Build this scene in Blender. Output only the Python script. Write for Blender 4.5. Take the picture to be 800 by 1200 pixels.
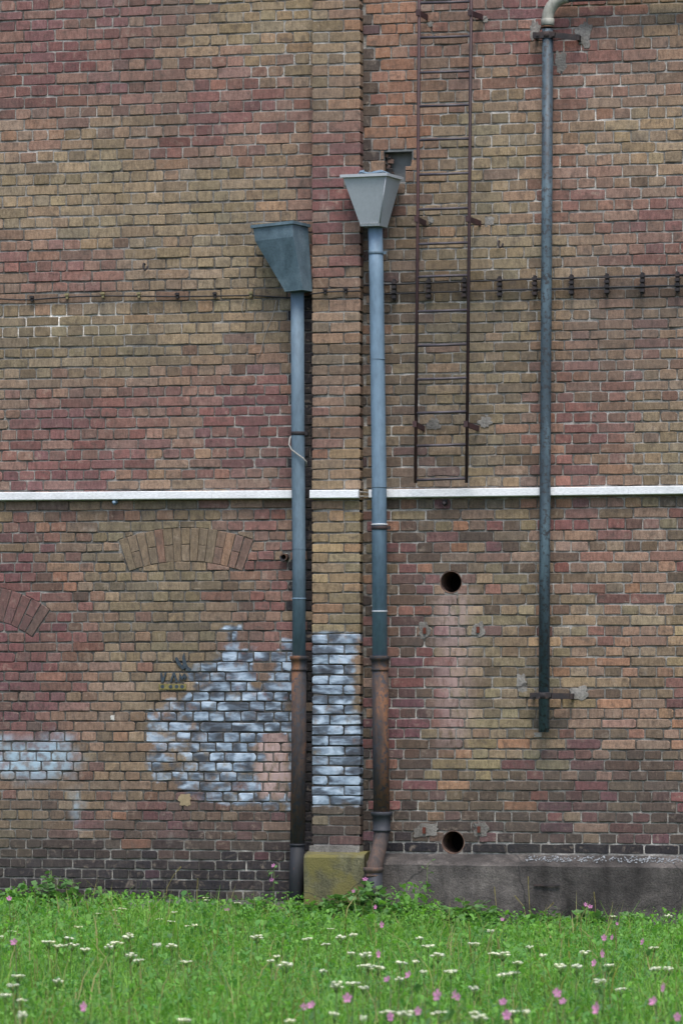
import bpy, math, random
import numpy as np
from mathutils import Vector, Matrix, noise as mnoise

random.seed(7)
RNG = np.random.default_rng(11)
R = math.radians
scene = bpy.context.scene
for o in list(bpy.data.objects):
    bpy.data.objects.remove(o)

# ------------------------------------------------------------------ camera
CAM_D, CAM_YAW, CAM_H, F_PX = 32.0, R(14.0), 1.76, 4992.0      # metres, angle to the wall, eye height, focal length at 1200 px
CAM_P = Vector((CAM_D*math.sin(CAM_YAW), -CAM_D*math.cos(CAM_YAW), CAM_H))
CAM_F = Vector((-math.sin(CAM_YAW), math.cos(CAM_YAW), 0))
CAM_R = Vector((math.cos(CAM_YAW), math.sin(CAM_YAW), 0))
cd = bpy.data.cameras.new('camera')
cam = bpy.data.objects.new('camera', cd)
scene.collection.objects.link(cam)
cam.location = CAM_P
cam.rotation_euler = (R(90), 0, CAM_YAW)
cd.sensor_fit = 'VERTICAL'
cd.sensor_height = 36.0
cd.sensor_width = 24.0
cd.lens = 36.0*F_PX/1200.0
cd.shift_y = 200.0/1200.0
cd.clip_start, cd.clip_end = 0.5, 2000
cd.dof.use_dof = True
cd.dof.focus_distance = 31.6
cd.dof.aperture_fstop = 4.5
scene.camera = cam
scene.render.resolution_x, scene.render.resolution_y = 682, 1024

# ------------------------------------------------------------------ sky, sun, exposure
SUN_EL, SUN_AZ = R(64), R(16)       # bright overcast noon, sun veiled, high behind the camera
world = bpy.data.worlds.new('World')
scene.world = world
world.use_nodes = True
wn = world.node_tree
for n in list(wn.nodes):
    wn.nodes.remove(n)
sky = wn.nodes.new('ShaderNodeTexSky')
sky.sky_type = 'NISHITA'
sky.sun_disc = False
sky.sun_elevation = SUN_EL
sky.sun_rotation = math.pi + SUN_AZ*-1
sky.air_density, sky.dust_density, sky.ozone_density = 1.0, 3.0, 1.0
bg = wn.nodes.new('ShaderNodeBackground')
bg.inputs['Strength'].default_value = 0.14
wo = wn.nodes.new('ShaderNodeOutputWorld')
wn.links.new(sky.outputs[0], bg.inputs['Color'])
wn.links.new(bg.outputs[0], wo.inputs['Surface'])
sl = bpy.data.lights.new('sun', 'SUN')
sl.energy = 1.5
sl.angle = R(22)
sl.color = (1.0, 0.96, 0.90)
sun = bpy.data.objects.new('sun', sl)
scene.collection.objects.link(sun)
sd = Vector((math.sin(SUN_AZ)*math.cos(SUN_EL), -math.cos(SUN_AZ)*math.cos(SUN_EL), math.sin(SUN_EL)))
sun.rotation_euler = sd.to_track_quat('Z', 'Y').to_euler()
sun.location = (0, -10, 20)
vs = scene.view_settings
vs.view_transform = 'Standard'
vs.look = 'None'
vs.exposure = 0.97
vs.gamma = 1.0
vs.use_curve_mapping = False
scene.render.engine = 'CYCLES'

# ------------------------------------------------------------------ helpers
def at(px, py, Y=0.0):
    """a point of the place, read off the 800 x 1200 photograph, on the vertical plane y = Y"""
    d = CAM_F*F_PX + CAM_R*(px-400) + Vector((0, 0, 800-py))
    return CAM_P + d*((Y-CAM_P.y)/d.y)

def ground_at(px, py, z=0.0):
    d = CAM_F*F_PX + CAM_R*(px-400) + Vector((0, 0, 800-py))
    return CAM_P + d*((z-CAM_P.z)/d.z)

def proj(x, y, z):
    v = Vector((x, y, z))-CAM_P
    k = F_PX/v.dot(CAM_F)
    return 400+v.dot(CAM_R)*k, 800-v.z*k

def lin(r, g, b):
    return tuple(((c/255.0)/12.92 if c/255.0 <= 0.04045 else ((c/255.0+0.055)/1.055)**2.4) for c in (r, g, b))

COL = scene.collection
def tag(o, label=None, cat=None, group=None, kind=None):
    if label: o['label'] = label
    if cat: o['category'] = cat
    if group: o['group'] = group
    if kind: o['kind'] = kind
    return o

def thing(name, loc, label, cat, group=None):
    o = bpy.data.objects.new(name, None)
    o.empty_display_size = 0.1
    o.location = loc
    COL.objects.link(o)
    return tag(o, label, cat, group)

def attach(o, parent):
    """parent without moving: world coordinates stay"""
    o.parent = parent
    base = parent
    off = Vector((0, 0, 0))
    while base is not None:
        off += Vector(base.location) if base.type == 'EMPTY' else Vector((0, 0, 0))
        base = base.parent
    par = parent
    if par.type == 'EMPTY':
        o.matrix_parent_inverse = Matrix.Translation(-Vector(par.location))
    else:
        o.matrix_parent_inverse = Matrix.Translation(-Vector(par.location))
    return o

class MB:
    def __init__(s):
        s.v, s.f, s.sm = [], [], []
    def add(s, vs_, fs_, smooth=False):
        b = len(s.v)
        s.v += [tuple(v) for v in vs_]
        s.f += [tuple(i+b for i in f) for f in fs_]
        s.sm += [smooth]*len(fs_)
    def box(s, c, size, rot=None, ch=0.0):
        hx, hy, hz = size[0]/2, size[1]/2, size[2]/2
        M = rot if rot is not None else Matrix.Identity(3)
        c = Vector(c)
        if ch <= 0:
            p = [(-hx,-hy,-hz),(hx,-hy,-hz),(hx,hy,-hz),(-hx,hy,-hz),(-hx,-hy,hz),(hx,-hy,hz),(hx,hy,hz),(-hx,hy,hz)]
            s.add([c+M@Vector(q) for q in p], [(0,3,2,1),(4,5,6,7),(0,1,5,4),(1,2,6,5),(2,3,7,6),(3,0,4,7)])
        else:                                            # chamfered along the long edges of the front (xz) profile
            pr = [(-hy+ch,-hz),(hy,-hz),(hy,hz),(-hy+ch,hz),(-hy,hz-ch),(-hy,-hz+ch)]
            n = len(pr)
            vv = [c+M@Vector((-hx,a,b)) for a, b in pr]+[c+M@Vector((hx,a,b)) for a, b in pr]
            ff = [(i,(i+1)%n,n+(i+1)%n,n+i) for i in range(n)]+[tuple(range(n-1,-1,-1)),tuple(range(n,2*n))]
            s.add(vv, ff)
    def tube(s, pts, r, n=12, caps=True):
        pts = [Vector(p) for p in pts]
        rr = r if isinstance(r, (list, tuple)) else [r]*len(pts)
        vv, ff = [], []
        t0 = (pts[1]-pts[0]).normalized()
        up = Vector((0, 0, 1)) if abs(t0.z) < 0.9 else Vector((1, 0, 0))
        u = t0.cross(up).normalized()
        for i, p in enumerate(pts):
            a = pts[min(i+1, len(pts)-1)]-pts[max(i-1, 0)]
            t = a.normalized() if a.length > 1e-9 else t0
            u = (u-t*u.dot(t)).normalized()
            w = t.cross(u)
            for k in range(n):
                an = 2*math.pi*k/n
                vv.append(p+(u*math.cos(an)+w*math.sin(an))*rr[i])
        for i in range(len(pts)-1):
            for k in range(n):
                ff.append((i*n+k, i*n+(k+1)%n, (i+1)*n+(k+1)%n, (i+1)*n+k))
        s.add(vv, ff, True)
        if caps:
            b = len(s.v)-len(vv)
            s.f += [tuple(b+k for k in range(n-1, -1, -1)), tuple(b+(len(pts)-1)*n+k for k in range(n))]
            s.sm += [False, False]
    def loft(s, rings, caps=True):
        n = len(rings[0]); vv = [p for r_ in rings for p in r_]; ff = []
        for i in range(len(rings)-1):
            for k in range(n):
                ff.append((i*n+k, i*n+(k+1)%n, (i+1)*n+(k+1)%n, (i+1)*n+k))
        if caps:
            ff += [tuple(range(n-1, -1, -1)), tuple((len(rings)-1)*n+k for k in range(n))]
        s.add(vv, ff)
    def build(s, name, mat, parent=None, origin=None):
        me = bpy.data.meshes.new(name)
        o_ = Vector(origin) if origin is not None else Vector((0, 0, 0))
        me.from_pydata([tuple(Vector(v)-o_) for v in s.v], [], s.f)
        me.polygons.foreach_set('use_smooth', s.sm)
        me.materials.append(mat)
        me.update()
        o = bpy.data.objects.new(name, me)
        o.location = o_
        COL.objects.link(o)
        if parent is not None:
            attach(o, parent)
        return o

# ------------------------------------------------------------------ materials
class NT:
    def __init__(s, name):
        s.m = bpy.data.materials.new(name); s.m.use_nodes = True
        s.t = s.m.node_tree; s.n = s.t.nodes; s.l = s.t.links
        s.b = s.n['Principled BSDF']; s.out = s.n['Material Output']
        s.pos = None
    def node(s, typ, **kw):
        n = s.n.new(typ)
        for k, v in kw.items(): setattr(n, k, v)
        return n
    def link(s, a, b): s.l.new(a, b)
    def coord(s, scale=(1, 1, 1)):
        if s.pos is None: s.pos = s.node('ShaderNodeNewGeometry')
        mp = s.node('ShaderNodeMapping'); mp.inputs['Scale'].default_value = scale
        s.link(s.pos.outputs['Position'], mp.inputs['Vector'])
        return mp.outputs[0]
    def noise(s, vec, scale, detail=4, rough=0.6, dist=0.0):
        n = s.node('ShaderNodeTexNoise')
        n.inputs['Scale'].default_value = scale; n.inputs['Detail'].default_value = detail
        n.inputs['Roughness'].default_value = rough; n.inputs['Distortion'].default_value = dist
        s.link(vec, n.inputs['Vector'])
        return n.outputs['Fac']
    def ramp(s, fac, stops):
        r = s.node('ShaderNodeValToRGB'); e = r.color_ramp.elements
        while len(e) < len(stops): e.new(0.5)
        for i, (p, c) in enumerate(stops):
            e[i].position = p; e[i].color = (*c, 1) if len(c) == 3 else c
        s.link(fac, r.inputs[0])
        return r.outputs[0]
    def rng(s, fac, a, b, c=0.0, d=1.0):
        r = s.node('ShaderNodeMapRange'); r.interpolation_type = 'SMOOTHSTEP'
        for i, v in zip((1, 2, 3, 4), (a, b, c, d)): r.inputs[i].default_value = v
        s.link(fac, r.inputs[0])
        return r.outputs[0]
    def mix(s, fac, a, b, mode='MIX'):
        m = s.node('ShaderNodeMix'); m.data_type = 'RGBA'; m.blend_type = mode
        for sock, v in ((m.inputs[0], fac), (m.inputs[6], a), (m.inputs[7], b)):
            if hasattr(v, 'is_linked') or isinstance(v, bpy.types.NodeSocket): s.link(v, sock)
            elif isinstance(v, (int, float)): sock.default_value = v
            else: sock.default_value = (*v, 1)
        return m.outputs[2]
    def math(s, op, a, b=0.0, clamp=False):
        m = s.node('ShaderNodeMath'); m.operation = op; m.use_clamp = clamp
        for sock, v in ((m.inputs[0], a), (m.inputs[1], b)):
            if isinstance(v, bpy.types.NodeSocket): s.link(v, sock)
            else: sock.default_value = v
        return m.outputs[0]
    def bump(s, h, strength, dist):
        b = s.node('ShaderNodeBump'); b.inputs['Strength'].default_value = strength; b.inputs['Distance'].default_value = dist
        s.link(h, b.inputs['Height']); s.link(b.outputs[0], s.b.inputs['Normal'])
    def base(s, c, rough=0.9, spec=0.3, metal=0.0):
        if isinstance(c, bpy.types.NodeSocket): s.link(c, s.b.inputs['Base Color'])
        else: s.b.inputs['Base Color'].default_value = (*c, 1)
        if isinstance(rough, bpy.types.NodeSocket): s.link(rough, s.b.inputs['Roughness'])
        else: s.b.inputs['Roughness'].default_value = rough
        s.b.inputs['Specular IOR Level'].default_value = spec
        s.b.inputs['Metallic'].default_value = metal

def mat_brick():
    k = NT('brick')
    ta = k.node('ShaderNodeAttribute', attribute_name='tint')
    ex = k.node('ShaderNodeAttribute', attribute_name='marks')
    sep = k.node('ShaderNodeSeparateColor'); k.link(ex.outputs['Color'], sep.inputs[0])
    paint, spray, seed = sep.outputs[0], sep.outputs[1], sep.outputs[2]
    wash = ex.outputs['Alpha']
    p = k.coord((1, 1, 1))
    off = k.node('ShaderNodeVectorMath', operation='MULTIPLY_ADD')
    comb = k.node('ShaderNodeCombineXYZ'); k.link(seed, comb.inputs[0]); k.link(seed, comb.inputs[1]); k.link(seed, comb.inputs[2])
    k.link(comb.outputs[0], off.inputs[0]); off.inputs[1].default_value = (37.0, 11.0, 23.0); k.link(p, off.inputs[2])
    q = off.outputs[0]
    qs = k.node('ShaderNodeMapping'); qs.inputs['Scale'].default_value = (1.0, 1.0, 0.28); k.link(q, qs.inputs['Vector'])
    fine = k.noise(q, 170, 3, 0.7)
    streak = k.noise(qs.outputs[0], 60, 3, 0.65)
    blot = k.noise(q, 15, 5, 0.66, 0.6)
    c = ta.outputs['Color']
    c = k.mix(k.rng(blot, 0.48, 0.74, 0, 0.68), c, (0.085, 0.070, 0.062))       # sooty blotches
    c = k.mix(k.rng(blot, 0.26, 0.46, 0.46, 0), c, (0.33, 0.27, 0.215))         # pale worn skin
    c = k.mix(0.62, c, k.ramp(streak, [(0.28, (0.42, 0.41, 0.41)), (0.50, (0.98, 0.98, 0.98)), (0.74, (1.42, 1.40, 1.36))]), 'MULTIPLY')
    c = k.mix(0.8, c, k.ramp(fine, [(0.30, (0.52, 0.50, 0.50)), (0.5, (1, 1, 1)), (0.72, (1.38, 1.36, 1.32))]), 'MULTIPLY')
    big = k.noise(k.coord((1, 1, 0.55)), 1.1, 4, 0.6)
    c = k.mix(k.rng(big, 0.42, 0.72, 0, 0.30), c, (0.075, 0.068, 0.060))        # broad soot and damp
    bloom = k.noise(k.coord((1, 1, 0.7)), 4.2, 5, 0.7)
    c = k.mix(k.rng(bloom, 0.60, 0.80, 0, 0.28), c, (0.42, 0.39, 0.35))         # lime bloom
    # pink wash below the upper vent
    wn_ = k.noise(k.coord((1, 1, 0.4)), 22, 4, 0.65)
    c = k.mix(k.math('MULTIPLY', wash, k.rng(wn_, 0.30, 0.58)), c, (0.38, 0.28, 0.265))
    # soft pale blue spray
    sn = k.noise(k.coord(), 16, 3, 0.5)
    c = k.mix(k.math('MULTIPLY', spray, k.rng(sn, 0.34, 0.62, 0.30, 1.0)), c, (0.30, 0.40, 0.48))
    # brushed white and slate paint, stroke by stroke on each brick
    rot = k.node('ShaderNodeMapping'); rot.inputs['Rotation'].default_value = (0, R(28), 0); rot.inputs['Scale'].default_value = (0.75, 1, 1.7)
    k.link(q, rot.inputs['Vector'])
    st1 = k.noise(rot.outputs[0], 8.0, 2, 0.5, 0.5)
    st2 = k.noise(rot.outputs[0], 40, 3, 0.6, 0.6)
    stm = k.math('ADD', k.math('MULTIPLY', st1, 0.84), k.math('MULTIPLY', st2, 0.16))
    pc = k.ramp(stm, [(0.36, (0.050, 0.060, 0.076)), (0.46, (0.105, 0.135, 0.175)), (0.545, (0.25, 0.325, 0.415)), (0.65, (0.44, 0.535, 0.645))])
    edge = k.noise(q, 13, 3, 0.55)
    pm = k.math('ADD', paint, k.math('MULTIPLY', edge, 0.9))
    c = k.mix(k.rng(pm, 0.84, 1.16, 0, 0.95), c, pc)
    k.base(c, 0.92, 0.18)
    h = k.math('ADD', k.math('MULTIPLY', fine, 0.5), k.math('MULTIPLY', k.noise(q, 45, 4, 0.6), 0.9))
    k.bump(h, 0.75, 0.006)
    return k.m

def mat_mortar():
    k = NT('mortar')
    ta = k.node('ShaderNodeAttribute', attribute_name='tint')
    a = k.noise(k.coord(), 7, 5, 0.65); b = k.noise(k.coord(), 90, 3, 0.6)
    c = k.mix(0.9, ta.outputs['Color'], k.ramp(a, [(0.34, (0.30, 0.29, 0.28)), (0.5, (0.95, 0.95, 0.95)), (0.64, (1.8, 1.8, 1.8))]), 'MULTIPLY')
    c = k.mix(0.6, c, k.ramp(b, [(0.3, (0.5, 0.5, 0.5)), (0.7, (1.35, 1.35, 1.35))]), 'MULTIPLY')
    k.base(c, 0.95, 0.1); k.bump(b, 0.8, 0.006)
    return k.m

def mat_concrete(name, lo, mid, hi, moss=None):
    k = NT(name)
    a = k.noise(k.coord((1, 1, 0.8)), 2.6, 6, 0.66, 0.4); b = k.noise(k.coord(), 70, 4, 0.7); d = k.noise(k.coord((1, 1, 0.22)), 9, 4, 0.6)
    c = k.ramp(a, [(0.34, lo), (0.5, mid), (0.66, hi)])
    c = k.mix(0.75, c, k.ramp(b, [(0.3, (0.5, 0.5, 0.5)), (0.5, (1, 1, 1)), (0.75, (1.5, 1.5, 1.5))]), 'MULTIPLY')
    c = k.mix(0.6, c, k.ramp(d, [(0.32, (0.5, 0.5, 0.5)), (0.62, (1.2, 1.2, 1.2))]), 'MULTIPLY')
    if moss:
        e = k.noise(k.coord(), 4.5, 4, 0.6, 0.3)
        c = k.mix(k.rng(e, 0.42, 0.60, 0, 0.85), c, moss)
    cr = k.node('ShaderNodeTexVoronoi', feature='DISTANCE_TO_EDGE'); cr.inputs['Scale'].default_value = 1.3
    w = k.node('ShaderNodeMix'); w.data_type = 'VECTOR'; w.inputs[0].default_value = 0.12
    nn = k.node('ShaderNodeTexNoise'); nn.inputs['Scale'].default_value = 6
    k.link(k.coord(), nn.inputs['Vector']); k.link(k.coord((1, 1, 1.6)), w.inputs[4]); k.link(nn.outputs['Color'], w.inputs[5]); k.link(w.outputs[1], cr.inputs['Vector'])
    c = k.mix(k.rng(cr.outputs['Distance'], 0.0, 0.010, 0.75, 0), c, (0.03, 0.03, 0.03))
    k.base(c, 0.95, 0.15)
    k.bump(k.math('ADD', b, k.math('MULTIPLY', a, 2.0)), 0.7, 0.012)
    return k.m

def mat_metal(name, base_, dark, light, spots=None, rough=0.6, scale=3.0, spotlim=(0.6, 0.7), stretch=0.25, metal=0.0, grain=0.6):
    k = NT(name)
    a = k.noise(k.coord((1, 1, stretch)), scale, 5, 0.65, 0.3); b = k.noise(k.coord((1, 1, stretch*1.4)), scale*12, 4, 0.65)
    lo_, hi_ = (0.40, 0.60) if 'rust' in name else (0.32, 0.68)
    c = k.ramp(a, [(lo_, dark), (0.5, base_), (hi_, light)])
    c = k.mix(grain, c, k.ramp(b, [(0.3, (0.65, 0.65, 0.65)), (0.5, (1, 1, 1)), (0.72, (1.3, 1.3, 1.3))]), 'MULTIPLY')
    if spots:
        e = k.noise(k.coord(), scale*7, 4, 0.7)
        c = k.mix(k.rng(e, spotlim[0], spotlim[1], 0, 0.9), c, spots)
    k.base(c, rough, 0.35, metal); k.bump(b, 0.35, 0.003)
    return k.m

def mat_plain(name, c, rough=0.7, spec=0.3, var=0.25, scale=30):
    k = NT(name)
    b = k.noise(k.coord(), scale, 4, 0.65)
    cc = k.mix(1.0, c, k.ramp(b, [(0.28, (1-var,)*3), (0.5, (1, 1, 1)), (0.72, (1+var,)*3)]), 'MULTIPLY')
    k.base(cc, rough, spec)
    return k.m

def mat_leaf(name, attr=True, c=(0.06, 0.12, 0.02), trans=0.35):
    k = NT(name)
    if attr:
        ta = k.node('ShaderNodeAttribute', attribute_name='tint'); col = ta.outputs['Color']
    else:
        col = k.mix(1.0, c, k.ramp(k.noise(k.coord(), 25, 3), [(0.3, (0.6, 0.65, 0.6)), (0.7, (1.4, 1.35, 1.2))]), 'MULTIPLY')
    k.base(col, 0.55, 0.3)
    tr = k.node('ShaderNodeBsdfTranslucent'); k.link(k.mix(1.0, col, (1.3, 1.5, 0.7), 'MULTIPLY'), tr.inputs[0])
    mx = k.node('ShaderNodeMixShader'); mx.inputs[0].default_value = trans
    k.link(k.b.outputs[0], mx.inputs[1]); k.link(tr.outputs[0], mx.inputs[2]); k.link(mx.outputs[0], k.out.inputs[0])
    return k.m

M_BRICK, M_MORTAR = mat_brick(), mat_mortar()
M_CONC = mat_concrete('plinth_concrete', (0.038, 0.035, 0.034), (0.070, 0.064, 0.061), (0.135, 0.122, 0.114))
M_CONCY = mat_concrete('mossy_concrete', (0.07, 0.068, 0.045), (0.12, 0.115, 0.07), (0.20, 0.19, 0.12), moss=(0.150, 0.135, 0.05))
M_PATCH = mat_concrete('patch_mortar', (0.13, 0.12, 0.11), (0.20, 0.19, 0.175), (0.27, 0.255, 0.235))
M_GREYREC = mat_plain('recess_render', (0.16, 0.17, 0.17), 0.9, 0.1, 0.2, 20)
M_ZINC = mat_metal('weathered_zinc', (0.098, 0.146, 0.188), (0.083, 0.126, 0.164), (0.118, 0.172, 0.218), rough=0.68, scale=2.5)
M_ZINC2 = mat_metal('bluish_zinc', (0.135, 0.205, 0.275), (0.118, 0.182, 0.246), (0.158, 0.236, 0.312), rough=0.62, scale=2.5)
M_HOPD = mat_metal('dark_zinc_sheet', (0.090, 0.138, 0.170), (0.052, 0.084, 0.105), (0.14, 0.195, 0.23), spots=(0.025, 0.036, 0.042), rough=0.5, scale=6, stretch=0.7, spotlim=(0.62, 0.74))
M_HOPL = mat_metal('pale_zinc_sheet', (0.345, 0.375, 0.40), (0.31, 0.335, 0.36), (0.375, 0.405, 0.43), rough=0.5, scale=4, stretch=0.7, grain=0.2)
M_RUST = mat_metal('rusty_cast_iron', (0.058, 0.038, 0.030), (0.022, 0.021, 0.024), (0.135, 0.064, 0.033), spots=(0.024, 0.030, 0.040), rough=0.8, scale=4.6, spotlim=(0.50, 0.60))
M_IRON = mat_metal('blackened_cast_iron', (0.021, 0.024, 0.031), (0.012, 0.014, 0.018), (0.042, 0.045, 0.055), spots=(0.13, 0.055, 0.03), rough=0.7, scale=4, spotlim=(0.64, 0.74))
M_BEND = mat_metal('dull_rusty_bend', (0.060, 0.046, 0.042), (0.028, 0.026, 0.030), (0.115, 0.070, 0.052), spots=(0.04, 0.045, 0.055), rough=0.85, scale=7, spotlim=(0.56, 0.68))
M_GAS = mat_metal('flaking_blue_pipe_paint', (0.050, 0.076, 0.096), (0.034, 0.050, 0.063), (0.095, 0.145, 0.175), spots=(0.030, 0.028, 0.030), rough=0.55, scale=5, spotlim=(0.5, 0.62))
M_ELBOW = mat_metal('grey_green_elbow_paint', (0.27, 0.27, 0.235), (0.20, 0.20, 0.175), (0.33, 0.33, 0.29), spots=(0.14, 0.15, 0.14), rough=0.6, scale=8, spotlim=(0.62, 0.72))
M_LAD = mat_metal('red_brown_ladder_paint', (0.045, 0.022, 0.024), (0.022, 0.015, 0.017), (0.075, 0.033, 0.030), rough=0.6, scale=6)
M_RUNG = mat_metal('worn_rung_steel', (0.055, 0.046, 0.055), (0.035, 0.028, 0.032), (0.10, 0.09, 0.10), rough=0.5, scale=8, stretch=1)
M_BRACK = mat_metal('dark_bracket_iron', (0.026, 0.022, 0.024), (0.014, 0.013, 0.015), (0.055, 0.035, 0.030), rough=0.75, scale=9, stretch=1)
M_RUSTY = mat_plain('rust_bolt', (0.10, 0.030, 0.020), 0.85, 0.2, 0.4, 60)
M_WHITE = mat_metal('white_trunking_plastic', (0.66, 0.68, 0.70), (0.54, 0.56, 0.57), (0.72, 0.74, 0.76), rough=0.45, scale=3, stretch=2.5)
M_CABLE = mat_plain('black_cable', (0.018, 0.018, 0.02), 0.6, 0.3)
M_CLIP = mat_plain('brass_clip', (0.20, 0.17, 0.085), 0.5, 0.4)
M_WIRE = mat_plain('pale_wire', (0.30, 0.29, 0.27), 0.6, 0.3)
M_TERRA = mat_metal('vent_clay', (0.12, 0.075, 0.058), (0.06, 0.042, 0.038), (0.18, 0.11, 0.08), rough=0.85, scale=10, stretch=1)
M_HOLESHADE = mat_plain('vent_dark', (0.012, 0.011, 0.011), 0.95, 0.05)  # shade deep inside the holes, put into a near-black colour
M_TAGY = mat_plain('yellow_paint', (0.18, 0.155, 0.060), 0.8, 0.2, 0.35, 40)
M_TAGB = mat_plain('blue_black_paint', (0.040, 0.055, 0.070), 0.8, 0.2, 0.35, 40)
M_GRASS = mat_leaf('grass', trans=0.45)
M_HERB = mat_leaf('herb_leaf', False, (0.090, 0.195, 0.068))
M_STEM = mat_leaf('stem_green', False, (0.085, 0.13, 0.04), 0.15)
M_PINK = mat_leaf('pink_petal', False, (0.50, 0.20, 0.44), 0.3)
M_UMBEL = mat_leaf('white_umbel', False, (0.72, 0.72, 0.64), 0.2)
M_DRY = mat_leaf('dry_stalk', False, (0.20, 0.17, 0.075), 0.15)

# ------------------------------------------------------------------ ground (one sheet)
def mat_ground():
    k = NT('meadow_ground')
    a = k.noise(k.coord(), 3, 6, 0.7); b = k.noise(k.coord(), 60, 3, 0.7)
    c = k.ramp(a, [(0.3, (0.030, 0.050, 0.014)), (0.5, (0.045, 0.085, 0.020)), (0.7, (0.070, 0.11, 0.030))])
    c = k.mix(0.8, c, k.ramp(b, [(0.3, (0.4, 0.4, 0.4)), (0.7, (1.4, 1.4, 1.4))]), 'MULTIPLY')
    k.base(c, 0.95, 0.1); k.bump(b, 1.0, 0.05)
    return k.m
gm = MB()
xs_ = [-150, -60, -20]+[-8+0.5*i for i in range(37)]+[20, 60, 150]
ys_ = [-150, -60]+[-32+0.5*i for i in range(65)]+[10, 60, 150]
def ground_z(x, y):
    if y > -0.1: return 0.0
    t = max(0.0, min(1.0, (x+0.9)/1.7)); t = t*t*(3-2*t)
    return 0.035*mnoise.noise(Vector((x*0.6, y*0.6, 3.1)))-0.01-0.085*t
gm.add([(x, y, ground_z(x, y)) for y in ys_ for x in xs_],
       [(j*len(xs_)+i, j*len(xs_)+i+1, (j+1)*len(xs_)+i+1, (j+1)*len(xs_)+i) for j in range(len(ys_)-1) for i in range(len(xs_)-1)], True)
tag(gm.build('ground', mat_ground()), 'rough meadow ground in front of the brick wall', 'ground', kind='structure')

# ------------------------------------------------------------------ brick colours
PAL = {'T': (143, 126, 105), 'P': (140, 117, 103), 'R': (122, 80, 80), 'V': (103, 71, 79), 'O': (150, 111, 88),
       'L': (124, 115, 91), 'D': (82, 73, 66), 'B': (51, 49, 53), 'Y': (150, 137, 104), 'K': (41, 40, 44), 'W': (101, 91, 77)}
PAL = {k: lin(*v) for k, v in PAL.items()}
UP = dict(T=.40, P=.22, R=.02, V=.01, O=.05, L=.24, D=.05, Y=.03)
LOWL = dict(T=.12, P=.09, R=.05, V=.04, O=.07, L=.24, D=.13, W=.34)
LOWR = dict(T=.13, P=.13, R=.10, V=.06, O=.07, L=.13, D=.18, Y=.03, W=.32)
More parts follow.
